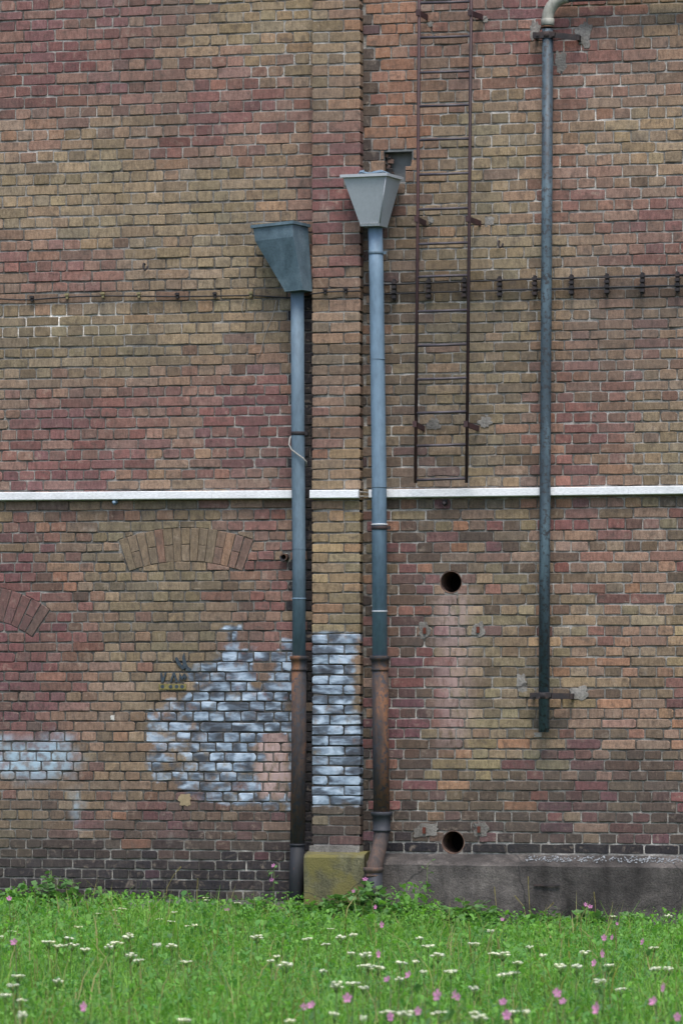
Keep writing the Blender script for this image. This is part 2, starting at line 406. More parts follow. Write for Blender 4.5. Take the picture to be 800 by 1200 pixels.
# patches of the wall laid with other batches of brick, or sooted: cx, cy, rx, ry on the photograph, strength, mix
REG = [
 (60, 25, 95, 40, 2.2, dict(V=.5, R=.4, P=.3)), (70, 85, 80, 32, 2.6, dict(R=.7, V=.4, P=.2)), (20, 100, 30, 12, 2, dict(D=.6, O=.5)),
 (285, 125, 60, 42, 2.4, dict(R=.6, V=.45, P=.2)), (215, 165, 35, 22, 2.0, dict(R=.7, V=.3)), (330, 130, 30, 20, 1.2, dict(R=.5, P=.5)),
 (60, 315, 75, 26, 1.6, dict(R=.55, V=.3, P=.5)), (20, 150, 40, 22, 1.0, dict(P=.7, R=.3)),
 (295, 490, 62, 58, 2.4, dict(R=.55, V=.5, P=.2)), (95, 520, 70, 45, 2.4, dict(R=.6, V=.4, P=.25)), (200, 470, 45, 30, 1.0, dict(P=.5, R=.4)),
 (50, 560, 60, 14, 1.5, dict(V=.4, R=.5)), (60, 400, 80, 30, 1.2, dict(L=.7, T=.3, W=.4)), (230, 400, 110, 35, 1.0, dict(L=.6, T=.4, W=.3)),
 (330, 160, 90, 200, .5, dict(L=.5, T=.5)), (210, 250, 110, 70, .9, dict(L=.6, T=.6)), (325, 40, 60, 45, 1.2, dict(L=.5, Y=.3, T=.4, O=.15)),
 (60, 225, 70, 35, 1.0, dict(T=.7, Y=.1, L=.2)),
 (393, 230, 32, 75, 2.6, dict(R=.7, V=.5)), (393, 60, 32, 80, .8, dict(L=.5, T=.5, P=.4)), (393, 390, 32, 60, 1.0, dict(W=.6, P=.3, O=.2)),
 (393, 640, 32, 70, 1.6, dict(L=.5, Y=.35, O=.25, T=.3)), (393, 530, 32, 40, .8, dict(W=.5, O=.3, P=.3)), (393, 960, 32, 22, 1.8, dict(D=.6, K=.3)),
 (455, 110, 34, 70, 2.4, dict(O=.75, R=.4, P=.2)), (455, 20, 34, 25, 1.6, dict(O=.5, R=.4, T=.2)), (455, 330, 34, 120, 1.3, dict(D=.5, W=.5, V=.15)),
 (520, 60, 40, 60, .9, dict(P=.4, R=.3, D=.25)), (640, 60, 60, 50, 2.4, dict(R=.8, P=.35)), (640, 10, 60, 25, 1.8, dict(R=.6, V=.3)),
 (585, 170, 45, 85, 1.2, dict(T=.5, L=.5, Y=.12)), (590, 300, 60, 45, 1.2, dict(L=.6, T=.4)), (745, 160, 60, 45, 1.2, dict(T=.7, Y=.2, P=.2)),
 (675, 215, 45, 45, 1.7, dict(R=.5, P=.6)), (740, 90, 60, 40, 1.2, dict(P=.6, R=.35, T=.2)), (780, 275, 40, 40, 1.8, dict(R=.6, V=.25, P=.3)), (690, 300, 50, 30, .8, dict(P=.6)),
 (560, 430, 60, 110, 1.1, dict(L=.5, W=.6, T=.2)), (745, 400, 60, 60, 1.3, dict(V=.3, P=.5, W=.5)), (680, 500, 55, 60, 1.4, dict(V=.4, R=.5, O=.25, D=.2)), (770, 520, 40, 40, 1.0, dict(L=.5, T=.4, W=.3)),
 (490, 540, 40, 45, 1.2, dict(D=.4, W=.4, V=.2)), (520, 635, 70, 40, 1.4, dict(D=.4, V=.3, W=.4, O=.15)), (475, 820, 30, 150, 1.9, dict(D=.5, V=.45, R=.3)),
 (470, 700, 25, 60, 1.0, dict(O=.4, D=.4)), (700, 640, 45, 40, 1.0, dict(R=.5, P=.4)), (590, 800, 45, 90, 1.0, dict(W=.5, L=.5, T=.4)), (575, 900, 55, 25, 1.2, dict(O=.3, L=.4, D=.4, Y=.2)),
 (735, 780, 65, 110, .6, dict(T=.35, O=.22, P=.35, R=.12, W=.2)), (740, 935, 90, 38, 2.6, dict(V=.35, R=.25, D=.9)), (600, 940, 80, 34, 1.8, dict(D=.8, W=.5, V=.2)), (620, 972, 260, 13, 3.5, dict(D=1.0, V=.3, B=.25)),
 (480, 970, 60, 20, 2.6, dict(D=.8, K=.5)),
 (35, 770, 52, 85, 2.8, dict(V=.55, R=.6, D=.15)), (20, 715, 40, 30, 1.0, dict(V=.4, R=.4)), (315, 700, 42, 80, 1.9, dict(R=.6, V=.2, P=.3)), (215, 960, 85, 22, 2.0, dict(D=.6, V=.5)),
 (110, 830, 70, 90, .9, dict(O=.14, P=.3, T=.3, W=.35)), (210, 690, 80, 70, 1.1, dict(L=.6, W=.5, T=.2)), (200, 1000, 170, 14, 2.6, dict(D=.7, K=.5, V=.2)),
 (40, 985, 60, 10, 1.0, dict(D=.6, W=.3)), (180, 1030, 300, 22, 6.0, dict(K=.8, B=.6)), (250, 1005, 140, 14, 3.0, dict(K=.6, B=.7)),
]
def pick_colour(px, py, side):
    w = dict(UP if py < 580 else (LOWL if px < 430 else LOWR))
    for cx, cy, rx, ry, st, mx in REG:
        d = ((px-cx)/rx)**2+((py-cy)/ry)**2
        if d < 5:
            g = st*math.exp(-d*0.9)
            for kk, v in mx.items():
                w[kk] = w.get(kk, 0)+v*g*2.8
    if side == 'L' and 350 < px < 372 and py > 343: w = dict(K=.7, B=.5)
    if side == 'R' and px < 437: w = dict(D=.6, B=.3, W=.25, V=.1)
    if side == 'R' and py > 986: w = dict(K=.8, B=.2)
    ks = list(w); tot = sum(w.values())
    # neighbours of one batch resemble each other: blend two draws
    def draw():
        r = random.random()*tot
        for kk in ks:
            r -= w[kk]
            if r <= 0: return PAL[kk]
        return PAL[ks[-1]]
    a, b = draw(), draw()
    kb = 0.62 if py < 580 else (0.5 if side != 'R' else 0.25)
    mean = tuple(sum(w[q]*PAL[q][i] for q in ks)/tot for i in range(3))
    a = tuple(kb*m_+(1-kb)*x_ for m_, x_ in zip(mean, a))
    t = random.random()*0.55
    b = tuple(kb*m_+(1-kb)*x_ for m_, x_ in zip(mean, b))
    v = random.gauss(1.0, 0.10)
    warm = random.gauss(0, 0.03)
    k_ = 1.0
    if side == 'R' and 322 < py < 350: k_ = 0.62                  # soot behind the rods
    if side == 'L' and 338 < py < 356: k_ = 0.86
    return tuple(max(0.01, (a[i]*(1-t)+b[i]*t)*v*k_*(1+(warm if i == 0 else -warm if i == 2 else 0))) for i in range(3))

# graffiti: height range painted for a given position along the wall
GX = [170, 174, 189, 190, 217, 218, 249, 250, 261, 262, 285, 286, 300, 301, 311, 312, 329, 330, 345]
GT = [850, 828, 828, 818, 818, 777, 775, 763, 763, 731, 731, 757, 757, 796, 796, 757, 757, 744, 744]
GBX = [172, 200, 230, 300, 345]
GB = [918, 922, 942, 950, 955]
def marks_at(px, py, side):
    paint = spray = wash = 0.0
    if side == 'L':
        if 172 < px < 350:
            tp, bt = np.interp(px, GX, GT), np.interp(px, GBX, GB)
            d = min(py-tp, bt-py)
            paint = max(0.0, min(1.0, 0.5+d/11.0))*0.69
            if px < 215: paint *= 0.88
            if 190 < px < 245 and 860 < py < 905: paint *= 0.86
            if py > 905: paint *= 0.90
            if 306 < px < 338 and 860 < py < 930: paint *= 0.25; wash = 1.0
            if 300 < px < 312 and 770 < py < 800: paint *= 0.2
        e = math.hypot((px-38)/58.0, (py-891)/24.0)
        f = math.hypot((px-66)/20.0, (py-868)/12.0)
        spray = max(max(0.0, min(1.0, (1.15-e)/0.5)), 0.8*max(0, min(1, (1.1-f)/0.5)))
        if 862 < py < 876 and px < 8: spray = 0.9
        g = math.hypot((px-90)/5.0, (py-938)/26.0)
        spray = max(spray, 0.6*max(0, min(1, (1.2-g)/0.6)))
    elif side == 'P':
        if 733 < py < 950:
            paint = max(0.0, min(1.0, 0.5+min(py-738, 946-py)/10.0))*0.74
            if px > 409: paint *= np.interp(py, [740, 760, 830, 850], [0.9, 0.55, 0.5, 1.0])
    else:
        if 690 < py < 885:
            wash = max(0, min(1, 2.4-abs(px-530)/9.0))*np.interp(py, [690, 705, 860, 885], [0, 1, .9, 0])*0.62
            if px > 545 and py < 850: wash = max(wash, 0.55*max(0, 1-abs(px-552)/6))
    return paint, spray, wash

# ------------------------------------------------------------------ brick builder
def brick_geo(xs, zb, zt, yf, depth, proud, tilt, rgb, side, bev=0.0035):
    """worn brick: columns xs with bottoms zb and tops zt; face at yf, running back by depth"""
    n = len(xs)
    cx = sum(xs)/n; cz = (sum(zb)+sum(zt))/(2*n)
    cy = yf
    v, m = [], []
    seed = random.random()
    def yo(x, z): return yf-proud+tilt[0]*(x-cx)+tilt[1]*(z-cz)
    fr = [(x, z) for x, z in zip(xs, zb)]+[(x, z) for x, z in zip(xs[::-1], zt[::-1])]
    outr = []
    for i, (x, z) in enumerate(fr):
        dx = -bev if i in (0, 2*n-1) else (bev if i in (n-1, n) else 0)
        dz = -bev if i < n else bev
        outr.append((x+dx, z+dz))
    for x, z in fr: v.append((x-cx, yo(x, z)-cy, z-cz))
    for x, z in outr: v.append((x-cx, yo(x, z)+bev*1.1-cy, z-cz))
    for x, z in outr: v.append((x-cx, yf+depth-cy, z-cz))
    L = 2*n
    f = []
    for i in range(n-1):
        f.append((i, i+1, L-2-i, L-1-i))
    for i in range(L):
        j = (i+1) % L
        f.append((L+i, L+j, j, i))
        f.append((2*L+i, 2*L+j, L+j, L+i))
    for i in range(L*3):
        x, z = (fr+outr+outr)[i]
        p = proj(x, yf, z)
        pa, sp, wa = marks_at(p[0], p[1], side)
        m.append((pa, sp, seed, wa))
    return (cx, cy, cz), v, f, (*rgb, 1.0), m

def brick_columns(x0, x1, z0, z1, blocked):
    """pieces of a brick left over by openings and arches"""
    if not blocked:
        j = lambda s=0.0018: random.gauss(0, s)
        w = x1-x0
        c = abs(random.gauss(0.002, 0.0045)); c2 = abs(random.gauss(0.002, 0.0045))
        if random.random() < 0.13: c2 += 0.012
        if random.random() < 0.13: c += 0.012
        e = min(0.007+random.random()*0.005, w*0.25)
        xs = [x0+j(0.001), x0+e, x1-e, x1+j(0.001)]
        if w > 0.17: xs = [xs[0], xs[1], x0+w*random.uniform(.4, .6), xs[2], xs[3]]
        zb = [z0+j() for _ in xs]; zt = [z1+j() for _ in xs]
        zb[0] += c*random.random(); zt[0] -= c; zb[-1] += c2*random.random(); zt[-1] -= c2
        return [(xs, zb, zt)]
    n = max(4, int((x1-x0)/0.009)); pieces = []; cur = None
    for i in range(n+1):
        x = x0+(x1-x0)*i/n
        zz = [z0+(z1-z0)*k/16 for k in range(17)]
        free = [not blocked(x, z) for z in zz]
        best = (0, 0); st = None
        for k in range(18):
            if k < 17 and free[k]:
                if st is None: st = k
            elif st is not None:
                if k-st > best[1]-best[0]: best = (st, k)
                st = None
        if (best[1]-best[0]) >= 5:
            if cur is None: cur = [[], [], []]
            cur[0].append(x); cur[1].append(zz[best[0]]+random.gauss(0, .0008)); cur[2].append(zz[best[1]-1]+random.gauss(0, .0008))
        elif cur is not None:
            pieces.append(cur); cur = None
    if cur is not None: pieces.append(cur)
    return [tuple(p) for p in pieces if len(p[0]) >= 3]

def make_brick_object(geo, parent, name='brick'):
    c, v, f, rgb, m = geo
    me = bpy.data.meshes.new(name)
    me.from_pydata(v, [], f)
    a = me.attributes.new('tint', 'FLOAT_COLOR', 'POINT'); a.data.foreach_set('color', np.tile(np.array(rgb, 'f'), len(v)))
    a = me.attributes.new('marks', 'FLOAT_COLOR', 'POINT'); a.data.foreach_set('color', np.array(m, 'f').ravel())
    me.materials.append(M_BRICK)
    o = bpy.data.objects.new(name, me)
    o.location = c
    COL.objects.link(o)
    return attach(o, parent)

def join_bricks(geos, name, parent):
    V, F, T, Mk = [], [], [], []
    for c, v, f, rgb, m in geos:
        b = len(V)
        V += [(p[0]+c[0], p[1]+c[1], p[2]+c[2]) for p in v]
        F += [tuple(i+b for i in q) for q in f]
        T += [rgb]*len(v); Mk += m
    me = bpy.data.meshes.new(name)
    me.from_pydata(V, [], F)
    a = me.attributes.new('tint', 'FLOAT_COLOR', 'POINT'); a.data.foreach_set('color', np.array(T, 'f').ravel())
    a = me.attributes.new('marks', 'FLOAT_COLOR', 'POINT'); a.data.foreach_set('color', np.array(Mk, 'f').ravel())
    me.materials.append(M_BRICK)
    o = bpy.data.objects.new(name, me)
    COL.objects.link(o); attach(o, parent)
    o['kind'] = 'stuff'
    return o

def px_area(g):
    c, v, f, rgb, m = g
    xs = [p[0]+c[0] for p in v]; zs = [p[2]+c[2] for p in v]
    a = proj(min(xs), c[1], max(zs)); b = proj(max(xs), c[1], min(zs))
    x0, x1, y0, y1 = max(0, a[0]), min(800, b[0]), max(0, a[1]), min(1062, b[1])
    return max(0, x1-x0)*max(0, y1-y0)

def place_bricks(geos, parent, limit=300):
    geos = sorted(geos, key=px_area, reverse=True)
    vis = [g for g in geos if px_area(g) > 25]
    for g in vis[:limit]: make_brick_object(g, parent)
    rest = vis[limit:]+[g for g in geos if px_area(g) <= 25]
    if rest: join_bricks(rest, 'bricks', parent)

# mortar bed: a rough sheet behind the brick faces, cut out at openings
LIMEW = [(70, 378, 95, 20, 2.6), (330, 60, 60, 90, .55), (60, 150, 90, 110, .25), (560, 170, 140, 120, .42), (720, 150, 120, 120, .45), (590, 330, 80, 40, .5), (465, 560, 35, 200, .55),
         (470, 840, 35, 130, .5), (720, 700, 110, 100, .25), (640, 990, 300, 12, .5), (300, 510, 60, 50, .3), (700, 480, 110, 90, .3), (395, 560, 40, 120, .25), (280, 1010, 140, 25, .45)]
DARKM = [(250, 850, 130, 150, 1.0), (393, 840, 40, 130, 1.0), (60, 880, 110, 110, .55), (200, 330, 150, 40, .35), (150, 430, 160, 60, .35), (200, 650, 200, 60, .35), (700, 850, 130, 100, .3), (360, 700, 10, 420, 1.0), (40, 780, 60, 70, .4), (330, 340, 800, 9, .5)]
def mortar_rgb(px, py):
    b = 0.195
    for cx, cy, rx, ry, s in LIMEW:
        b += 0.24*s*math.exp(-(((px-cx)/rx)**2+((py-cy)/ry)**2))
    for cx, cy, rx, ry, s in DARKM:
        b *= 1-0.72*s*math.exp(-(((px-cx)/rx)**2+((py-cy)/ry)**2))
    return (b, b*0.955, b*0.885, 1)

def mortar_sheet(x0, x1, z0, z1, yf, parent, holes=(), recess=0.0085, step=0.028):
    nx = max(2, int((x1-x0)/step)); nz = int((z1-z0)/step)
    V, T = [], []
    for j in range(nz+1):
        for i in range(nx+1):
            x = x0+(x1-x0)*i/nx; z = z0+(z1-z0)*j/nz
            d = recess+0.0045*mnoise.noise(Vector((x*5, 2.2, z*5)))+0.003*mnoise.noise(Vector((x*23, 7.7, z*23)))
            V.append((x, yf+max(0.0065, d), z)); T.append(mortar_rgb(*proj(x, yf, z)))
    F = []
    for j in range(nz):
        for i in range(nx):
            cx = x0+(x1-x0)*(i+.5)/nx; cz = z0+(z1-z0)*(j+.5)/nz
            if any(h(cx, cz) for h in holes): continue
            F.append((j*(nx+1)+i, j*(nx+1)+i+1, (j+1)*(nx+1)+i+1, (j+1)*(nx+1)+i))
    me = bpy.data.meshes.new('mortar')
    me.from_pydata(V, [], F)
    a = me.attributes.new('tint', 'FLOAT_COLOR', 'POINT'); a.data.foreach_set('color', np.array(T, 'f').ravel())
    me.polygons.foreach_set('use_smooth', [True]*len(F))
    me.materials.append(M_MORTAR)
    o = bpy.data.objects.new('mortar', me)
    COL.objects.link(o)
    return attach(o, parent)

# course lines read off the photograph (underside of each course)
L_Y = [11.4,22.4,34.4,47.9,60.4,72.6,85.8,98.8,112.1,125.4,138.1,151.1,164.1,176.3,189.3,202.8,215.8,228.3,241.3,253.8,266.5,280,292.5,305.5,318,330.2,342.5,355,369.7,381,393.6,406.6,418.3,430.3,442.8,454.2,466,478.2,489.4,502.1,514.8,526.5,538.7,550,562.2,574,586,597.7,610.7,623.2,635,646.4,657.8,669.2,680.9,692.2,704.4,715.8,728,739,751.6,762.6,774.6,786.2,797.4,809.2,820.6,832,843.9,855.6,867.7,879.1,890.8,902.2,913.2,924.6,936.3,947.5,959.2,970.4,981.2,993,1004.3,1015.7,1027,1039.4,1051]
R_Y = [17.5,29.7,43.9,58.2,72.3,85.3,99.1,112.9,125.9,139.4,152.7,166.6,178.6,192.6,206.4,219.4,232.4,245.7,258.7,271.9,285.2,298.2,311.2,324.2,336.9,348.6,360.7,373.3,385.4,396.8,408.4,420.5,432.9,445.6,457.4,469.6,481.3,493.7,505.7,518.3,530.1,542.7,555,568,581,593.9,606.4,619.6,632.4,645,657,669.5,682,694.2,706.8,719.4,731.7,744,756.3,768.3,780,792.2,804.8,817,828.7,841,852.6,864.8,877,888.9,901.4,913.6,925.7,938.2,950.1,962.3,974.8,987.4,999.4]
L_Z = [at(32, y).z for y in L_Y]
R_Z = [at(702, y).z for y in R_Y]
L_SJ = {1: 65, 3: 65, 5: 65.5, 7: 65, 9: 65.8, 11: 66.6, 13: 71, 15: 67.5, 17: 68.2, 19: 70, 21: 66, 23: 70, 25: 70.5, 27: 69, 29: 69, 31: 70.5, 33: 70.5, 35: 70.5, 37: 71, 39: 48, 41: 48.7, 43: 69.5, 45: 50, 47: 81, 49: 41, 51: 65, 53: 55, 55: 54.5, 57: 91, 59: 60, 61: 66, 63: 68, 65: 66, 67: 50, 69: 49}
R_SJ = {0: 718, 2: 711, 4: 728.5, 6: 726, 8: 728, 10: 748.8, 12: 727, 14: 728, 16: 750, 18: 747, 20: 746, 22: 740, 24: 740.7, 26: 741, 28: 741, 30: 741.5, 32: 741.5, 34: 743, 36: 742, 38: 741.5, 40: 742.6, 42: 741, 44: 741, 46: 741.5, 48: 740, 50: 719, 52: 739.5, 54: 738, 56: 738.5, 58: 739, 60: 738, 62: 738, 64: 739, 66: 745, 68: 744, 70: 748, 72: 753, 74: 751, 76: 753, 78: 754}
P_FRONT = -0.085
PX0, PX1 = at(366, 600, P_FRONT).x, at(421.5, 600, P_FRONT).x
XL, XR = at(-75, 600).x, at(880, 600).x

def courses(zs, up=10, down=0):
    """(underside, top, index) of each course, continued above the picture"""
    out = []
    pitch = zs[0]-zs[1]
    tops = [zs[0]+0.0815*k for k in range(up, 0, -1)]
    allz = tops+list(zs)
    for i in range(1, len(allz)):
        out.append((allz[i], allz[i-1]-0.0180, i-up))
    return out

def wall_bricks(zs, sj, ref_parity, x0, x1, side, mod_fn, blocked_fn, refz, rough_from, ref_px):
    geos = []
    last = None
    for zb, zt, idx in courses(zs):
        stretch = (idx % 2) == ref_parity
        _, py = proj(0, 0, zb)
        M = mod_fn(py)
        key = idx if stretch else idx-1
        jp = sj.get(key)
        if jp is None: jp = last if last is not None else ref_px
        elif stretch: last = jp
        jx = at(jp, 600).x
        irregular = py > rough_from
        J = 0.0175
        if stretch:
            edges = []
            x = jx-math.ceil((jx-x0)/M+1)*M
            while x < x1+M:
                edges.append(x)
                r = random.random()
                if r < (0.30 if irregular else 0.035):
                    edges.append(x+M/2); x += M
                elif irregular and r < 0.40: x += M*0.5
                else: x += M
        else:
            if irregular: jx += random.uniform(-.03, .03)
            x = jx+M/4-math.ceil((jx-x0)/(M/2)+2)*M/2
            edges = []
            while x < x1+M:
                edges.append(x)
                if irregular and random.random() < 0.08: x += M
                else: x += M/2
        edges = [e+random.gauss(0, 0.0035) for e in edges]
        for a, b in zip(edges[:-1], edges[1:]):
            xa, xb = max(a+J/2, x0), min(b-J/2, x1)
            if xb-xa < 0.02: continue
            dz = 0.0013*math.sin(xa*2.1+idx)+random.gauss(0, 0.0012)
            g0, g1 = zb+dz, zt+dz+random.gauss(0, 0.0015)
            bl = blocked_fn if blocked_fn and any(blocked_fn(xa+(xb-xa)*u/12, g0+(g1-g0)*w/6) for u in range(13) for w in range(7)) else None
            for xs, bb, tt in brick_columns(xa, xb, g0, g1, bl):
                px, py2 = proj(sum(xs)/len(xs), 0, (bb[0]+tt[0])/2)
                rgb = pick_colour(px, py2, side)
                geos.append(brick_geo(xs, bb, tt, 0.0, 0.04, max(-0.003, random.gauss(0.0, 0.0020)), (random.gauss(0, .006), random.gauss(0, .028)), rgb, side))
    return geos

# ------------------------------------------------------------------ arches in the left wall
def arch_spec(pl, pr, pm, thick):
    """segmental arch through two springing points and a crown on the inner curve"""
    A, B, C = at(*pl), at(*pr), at(*pm)
    ax, az, bx, bz, cx, cz = A.x, A.z, B.x, B.z, C.x, C.z
    d = 2*(ax*(bz-cz)+bx*(cz-az)+cx*(az-bz))
    ux = ((ax*ax+az*az)*(bz-cz)+(bx*bx+bz*bz)*(cz-az)+(cx*cx+cz*cz)*(az-bz))/d
    uz = ((ax*ax+az*az)*(cx-bx)+(bx*bx+bz*bz)*(ax-cx)+(cx*cx+cz*cz)*(bx-ax))/d
    r = math.hypot(ax-ux, az-uz)
    return dict(c=(ux, uz), r0=r, r1=r+thick, a0=math.atan2(bz-uz, bx-ux), a1=math.atan2(az-uz, ax-ux))
ARCH = arch_spec((151, 669), (284, 669), (218, 657), 0.245)
ARCH2 = arch_spec((-95, 746), (38, 746), (-28, 724), 0.245)
def in_arch(A, x, z, g=0.008):
    dx, dz = x-A['c'][0], z-A['c'][1]
    r = math.hypot(dx, dz); a = math.atan2(dz, dx)
    ga = g/r
    return A['r0']-g < r < A['r1']+g and A['a0']-ga < a < A['a1']+ga

def circ(px, py, rad):
    c = at(px, py)
    return (c.x, c.z, rad)
HOLE_S = circ(334, 653, 0.030)
def blocked_left(x, z):
    return in_arch(ARCH, x, z) or in_arch(ARCH2, x, z) or math.hypot(x-HOLE_S[0], z-HOLE_S[1]) < HOLE_S[2]+0.006

WL = thing('brick_wall', at(180, 1074), 'weathered brick wall left of the pilaster, with a flat relieving arch and white graffiti', 'brick wall', 'brick wall bays')
mortar_sheet(XL, PX0+0.09, -0.12, at(0, -60).z, 0.0, WL, holes=[lambda x, z: math.hypot(x-HOLE_S[0], z-HOLE_S[1]) < 0.022])
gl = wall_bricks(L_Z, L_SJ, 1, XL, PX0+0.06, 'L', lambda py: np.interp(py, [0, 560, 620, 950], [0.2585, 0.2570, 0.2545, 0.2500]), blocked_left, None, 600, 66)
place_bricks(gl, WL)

def build_arch(A, parent, nv):
    E = bpy.data.objects.new('relieving_arch', None); E.empty_display_size = 0.1
    E.location = (A['c'][0], 0, A['c'][1]+A['r0'])
    COL.objects.link(E)
    E.parent = parent
    E.matrix_parent_inverse = Matrix.Translation(-Vector(parent.location))
    gw = 0.010
    for i in range(nv):
        s0 = A['a1']+(A['a0']-A['a1'])*i/nv; s1 = A['a1']+(A['a0']-A['a1'])*(i+1)/nv
        s0 += random.gauss(0, .0012); s1 += random.gauss(0, .0012)
        hg = gw/2/A['r0']
        split = [(A['r0'], A['r1'])] if i % 2 == 0 and i != nv//2 else [(A['r0'], (A['r0']+A['r1'])/2-gw/2), ((A['r0']+A['r1'])/2+gw/2, A['r1'])]
        for (ra, rb) in split:
            def P(r, a): return (A['c'][0]+r*math.cos(a), A['c'][1]+r*math.sin(a))
            j = lambda: random.gauss(0, .0016)
            q = [P(ra+j(), s0-hg), P(ra+j(), s1+hg), P(rb+j(), s1+hg*.9), P(rb+j(), s0-hg*.9)]
            cx = sum(p[0] for p in q)/4; cz = sum(p[1] for p in q)/4
            if cx < XL: continue
            px, py = proj(cx, 0, cz)
            rgb = pick_colour(px, py, 'L')
            if A is ARCH:
                rgb = tuple(0.55*a+0.45*b for a, b in zip(rgb, lin(120, 103, 88)))
                if i == 4: rgb = lin(122, 97, 84)
            else: rgb = tuple(0.5*a+0.5*b for a, b in zip(rgb, lin(98, 82, 76))) if A is ARCH2 else rgb
            pr = 0.0008+random.gauss(0, .0018)
            seed = random.random()
            bev = 0.0035
            v = [(x-cx, -pr, z-cz) for x, z in q]
            ov = [(x-cx+math.copysign(bev, x-cx), -pr+.004, z-cz+math.copysign(bev, z-cz)) for x, z in q]
            v += ov+[(a, .04, c) for a, _, c in ov]
            f = [(0, 1, 2, 3)]
            for k in range(4):
                l = (k+1) % 4
                f += [(4+k, 4+l, l, k), (8+k, 8+l, 4+l, 4+k)]
            c, me = (cx, 0, cz), bpy.data.meshes.new('brick')
            me.from_pydata(v, [], f)
            a = me.attributes.new('tint', 'FLOAT_COLOR', 'POINT'); a.data.foreach_set('color', np.tile(np.array((*rgb, 1), 'f'), len(v)))
            a = me.attributes.new('marks', 'FLOAT_COLOR', 'POINT'); a.data.foreach_set('color', np.tile(np.array((0, 0, seed, 0), 'f'), len(v)))
            me.materials.append(M_BRICK)
            o = bpy.data.objects.new('brick', me); o.location = c; COL.objects.link(o); attach(o, E)
build_arch(ARCH, WL, 15)
build_arch(ARCH2, WL, 15)

# foundation strip under the left wall
fm = MB()
fz = at(100, 1053).z
fm.box(((XL+at(352, 1060).x)/2, -0.02, (fz-0.14)/2-0.07), (at(352, 1060).x-XL, 0.10, fz+0.14))
fm.build('foundation', M_CONC, WL)
# pipe stub beside the left downpipe
def ring_mesh(cx, cz, r0, r1, y0, y1, n=20):
    m = MB(); rings = []
    pts = []
    for r, y in ((r1, y1), (r1, y0), (r0, y0), (r0, y1)):
        rings.append([(cx+r*math.cos(2*math.pi*k/n), y, cz+r*math.sin(2*math.pi*k/n)) for k in range(n)])
    m.loft(rings, caps=False)
    return m
sm_ = ring_mesh(HOLE_S[0], HOLE_S[1], 0.019, 0.029, -0.05, 0.10)
stub = sm_.build('pipe_stub', M_RUST, WL)
bm_ = MB(); bm_.add([(HOLE_S[0]+0.02*math.cos(a*math.pi/8), 0.09, HOLE_S[1]+0.02*math.sin(a*math.pi/8)) for a in range(16)], [tuple(range(16))])
bm_.build('pipe_shade_disc', M_HOLESHADE, stub)

# ------------------------------------------------------------------ pilaster
PIL = thing('brick_pilaster', (0.5*(PX0+PX1), P_FRONT, at(390, 1000, P_FRONT).z), 'narrow brick pilaster between the two downpipes, lower part painted white and blue', 'pilaster')
pz0 = at(390, 990, P_FRONT).z
mm = mortar_sheet(PX0+0.006, PX1-0.006, pz0-0.03, at(0, -60).z, P_FRONT, PIL)
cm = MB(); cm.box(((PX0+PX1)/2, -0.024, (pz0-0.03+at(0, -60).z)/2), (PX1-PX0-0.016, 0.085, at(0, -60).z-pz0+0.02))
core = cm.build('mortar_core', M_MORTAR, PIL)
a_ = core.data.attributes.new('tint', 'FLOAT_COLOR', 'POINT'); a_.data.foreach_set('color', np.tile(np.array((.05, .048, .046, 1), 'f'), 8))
gp = []
pw = PX1-PX0
for zb, zt, idx in courses([z-0.022 for z in L_Z]):
    if zb < pz0-0.02: continue
    J = 0.0175
    cut = PX0+(pw*0.665 if idx % 2 == 1 else pw*0.335)+random.gauss(0, .004)
    ed = [PX0-J/2, cut, PX1+J/2]
    r = random.random()
    if r < 0.12: ed = [PX0-J/2, PX0+pw*0.335, PX0+pw*0.665, PX1+J/2]
    for a, b in zip(ed[:-1], ed[1:]):
        xa, xb = a+J/2, b-J/2
        for xs, bb, tt in brick_columns(xa, xb, zb+random.gauss(0, .0015), zt+random.gauss(0, .0015), None):
            px, py = proj(sum(xs)/len(xs), P_FRONT, (zb+zt)/2)
            rgb = pick_colour(px, py, 'P')
            gp.append(brick_geo(xs, bb, tt, P_FRONT, 0.095, random.gauss(0, .002), (random.gauss(0, .01), random.gauss(0, .03)), rgb, 'P'))
place_bricks(gp, PIL)

# ------------------------------------------------------------------ right wall
VENT_A = circ(528, 682, 0.083)
VENT_B = circ(530.5, 987, 0.086)
REC = (at(450, 180).x, at(482, 180).x, at(465, 214).z, at(465, 178).z)
def blocked_right(x, z):
    for v in (VENT_A, VENT_B):
        if math.hypot(x-v[0], z-v[1]) < v[2]+0.004: return True
    if REC[0] < x < REC[1] and REC[2] < z < REC[3]:
        if x > REC[1]-0.05 and z < REC[3]-0.11: return False
        return True
    return False
WR = thing('brick_wall', at(620, 1074), 'weathered brick wall right of the pilaster, with two round vent holes and a square recess', 'brick wall', 'brick wall bays')
mortar_sheet(PX1-0.02, XR, at(600, 1012).z-0.1, at(0, -60).z, 0.0, WR, holes=[
    lambda x, z: math.hypot(x-VENT_A[0], z-VENT_A[1]) < VENT_A[2]+0.016, lambda x, z: math.hypot(x-VENT_B[0], z-VENT_B[1]) < VENT_B[2]+0.016,
    lambda x, z: REC[0]-0.012 < x < REC[1]+0.012 and REC[2]-0.012 < z < REC[3]+0.012])
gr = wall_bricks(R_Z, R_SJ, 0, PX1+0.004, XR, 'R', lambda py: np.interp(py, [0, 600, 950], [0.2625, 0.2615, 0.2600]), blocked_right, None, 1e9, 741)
place_bricks(gr, WR)
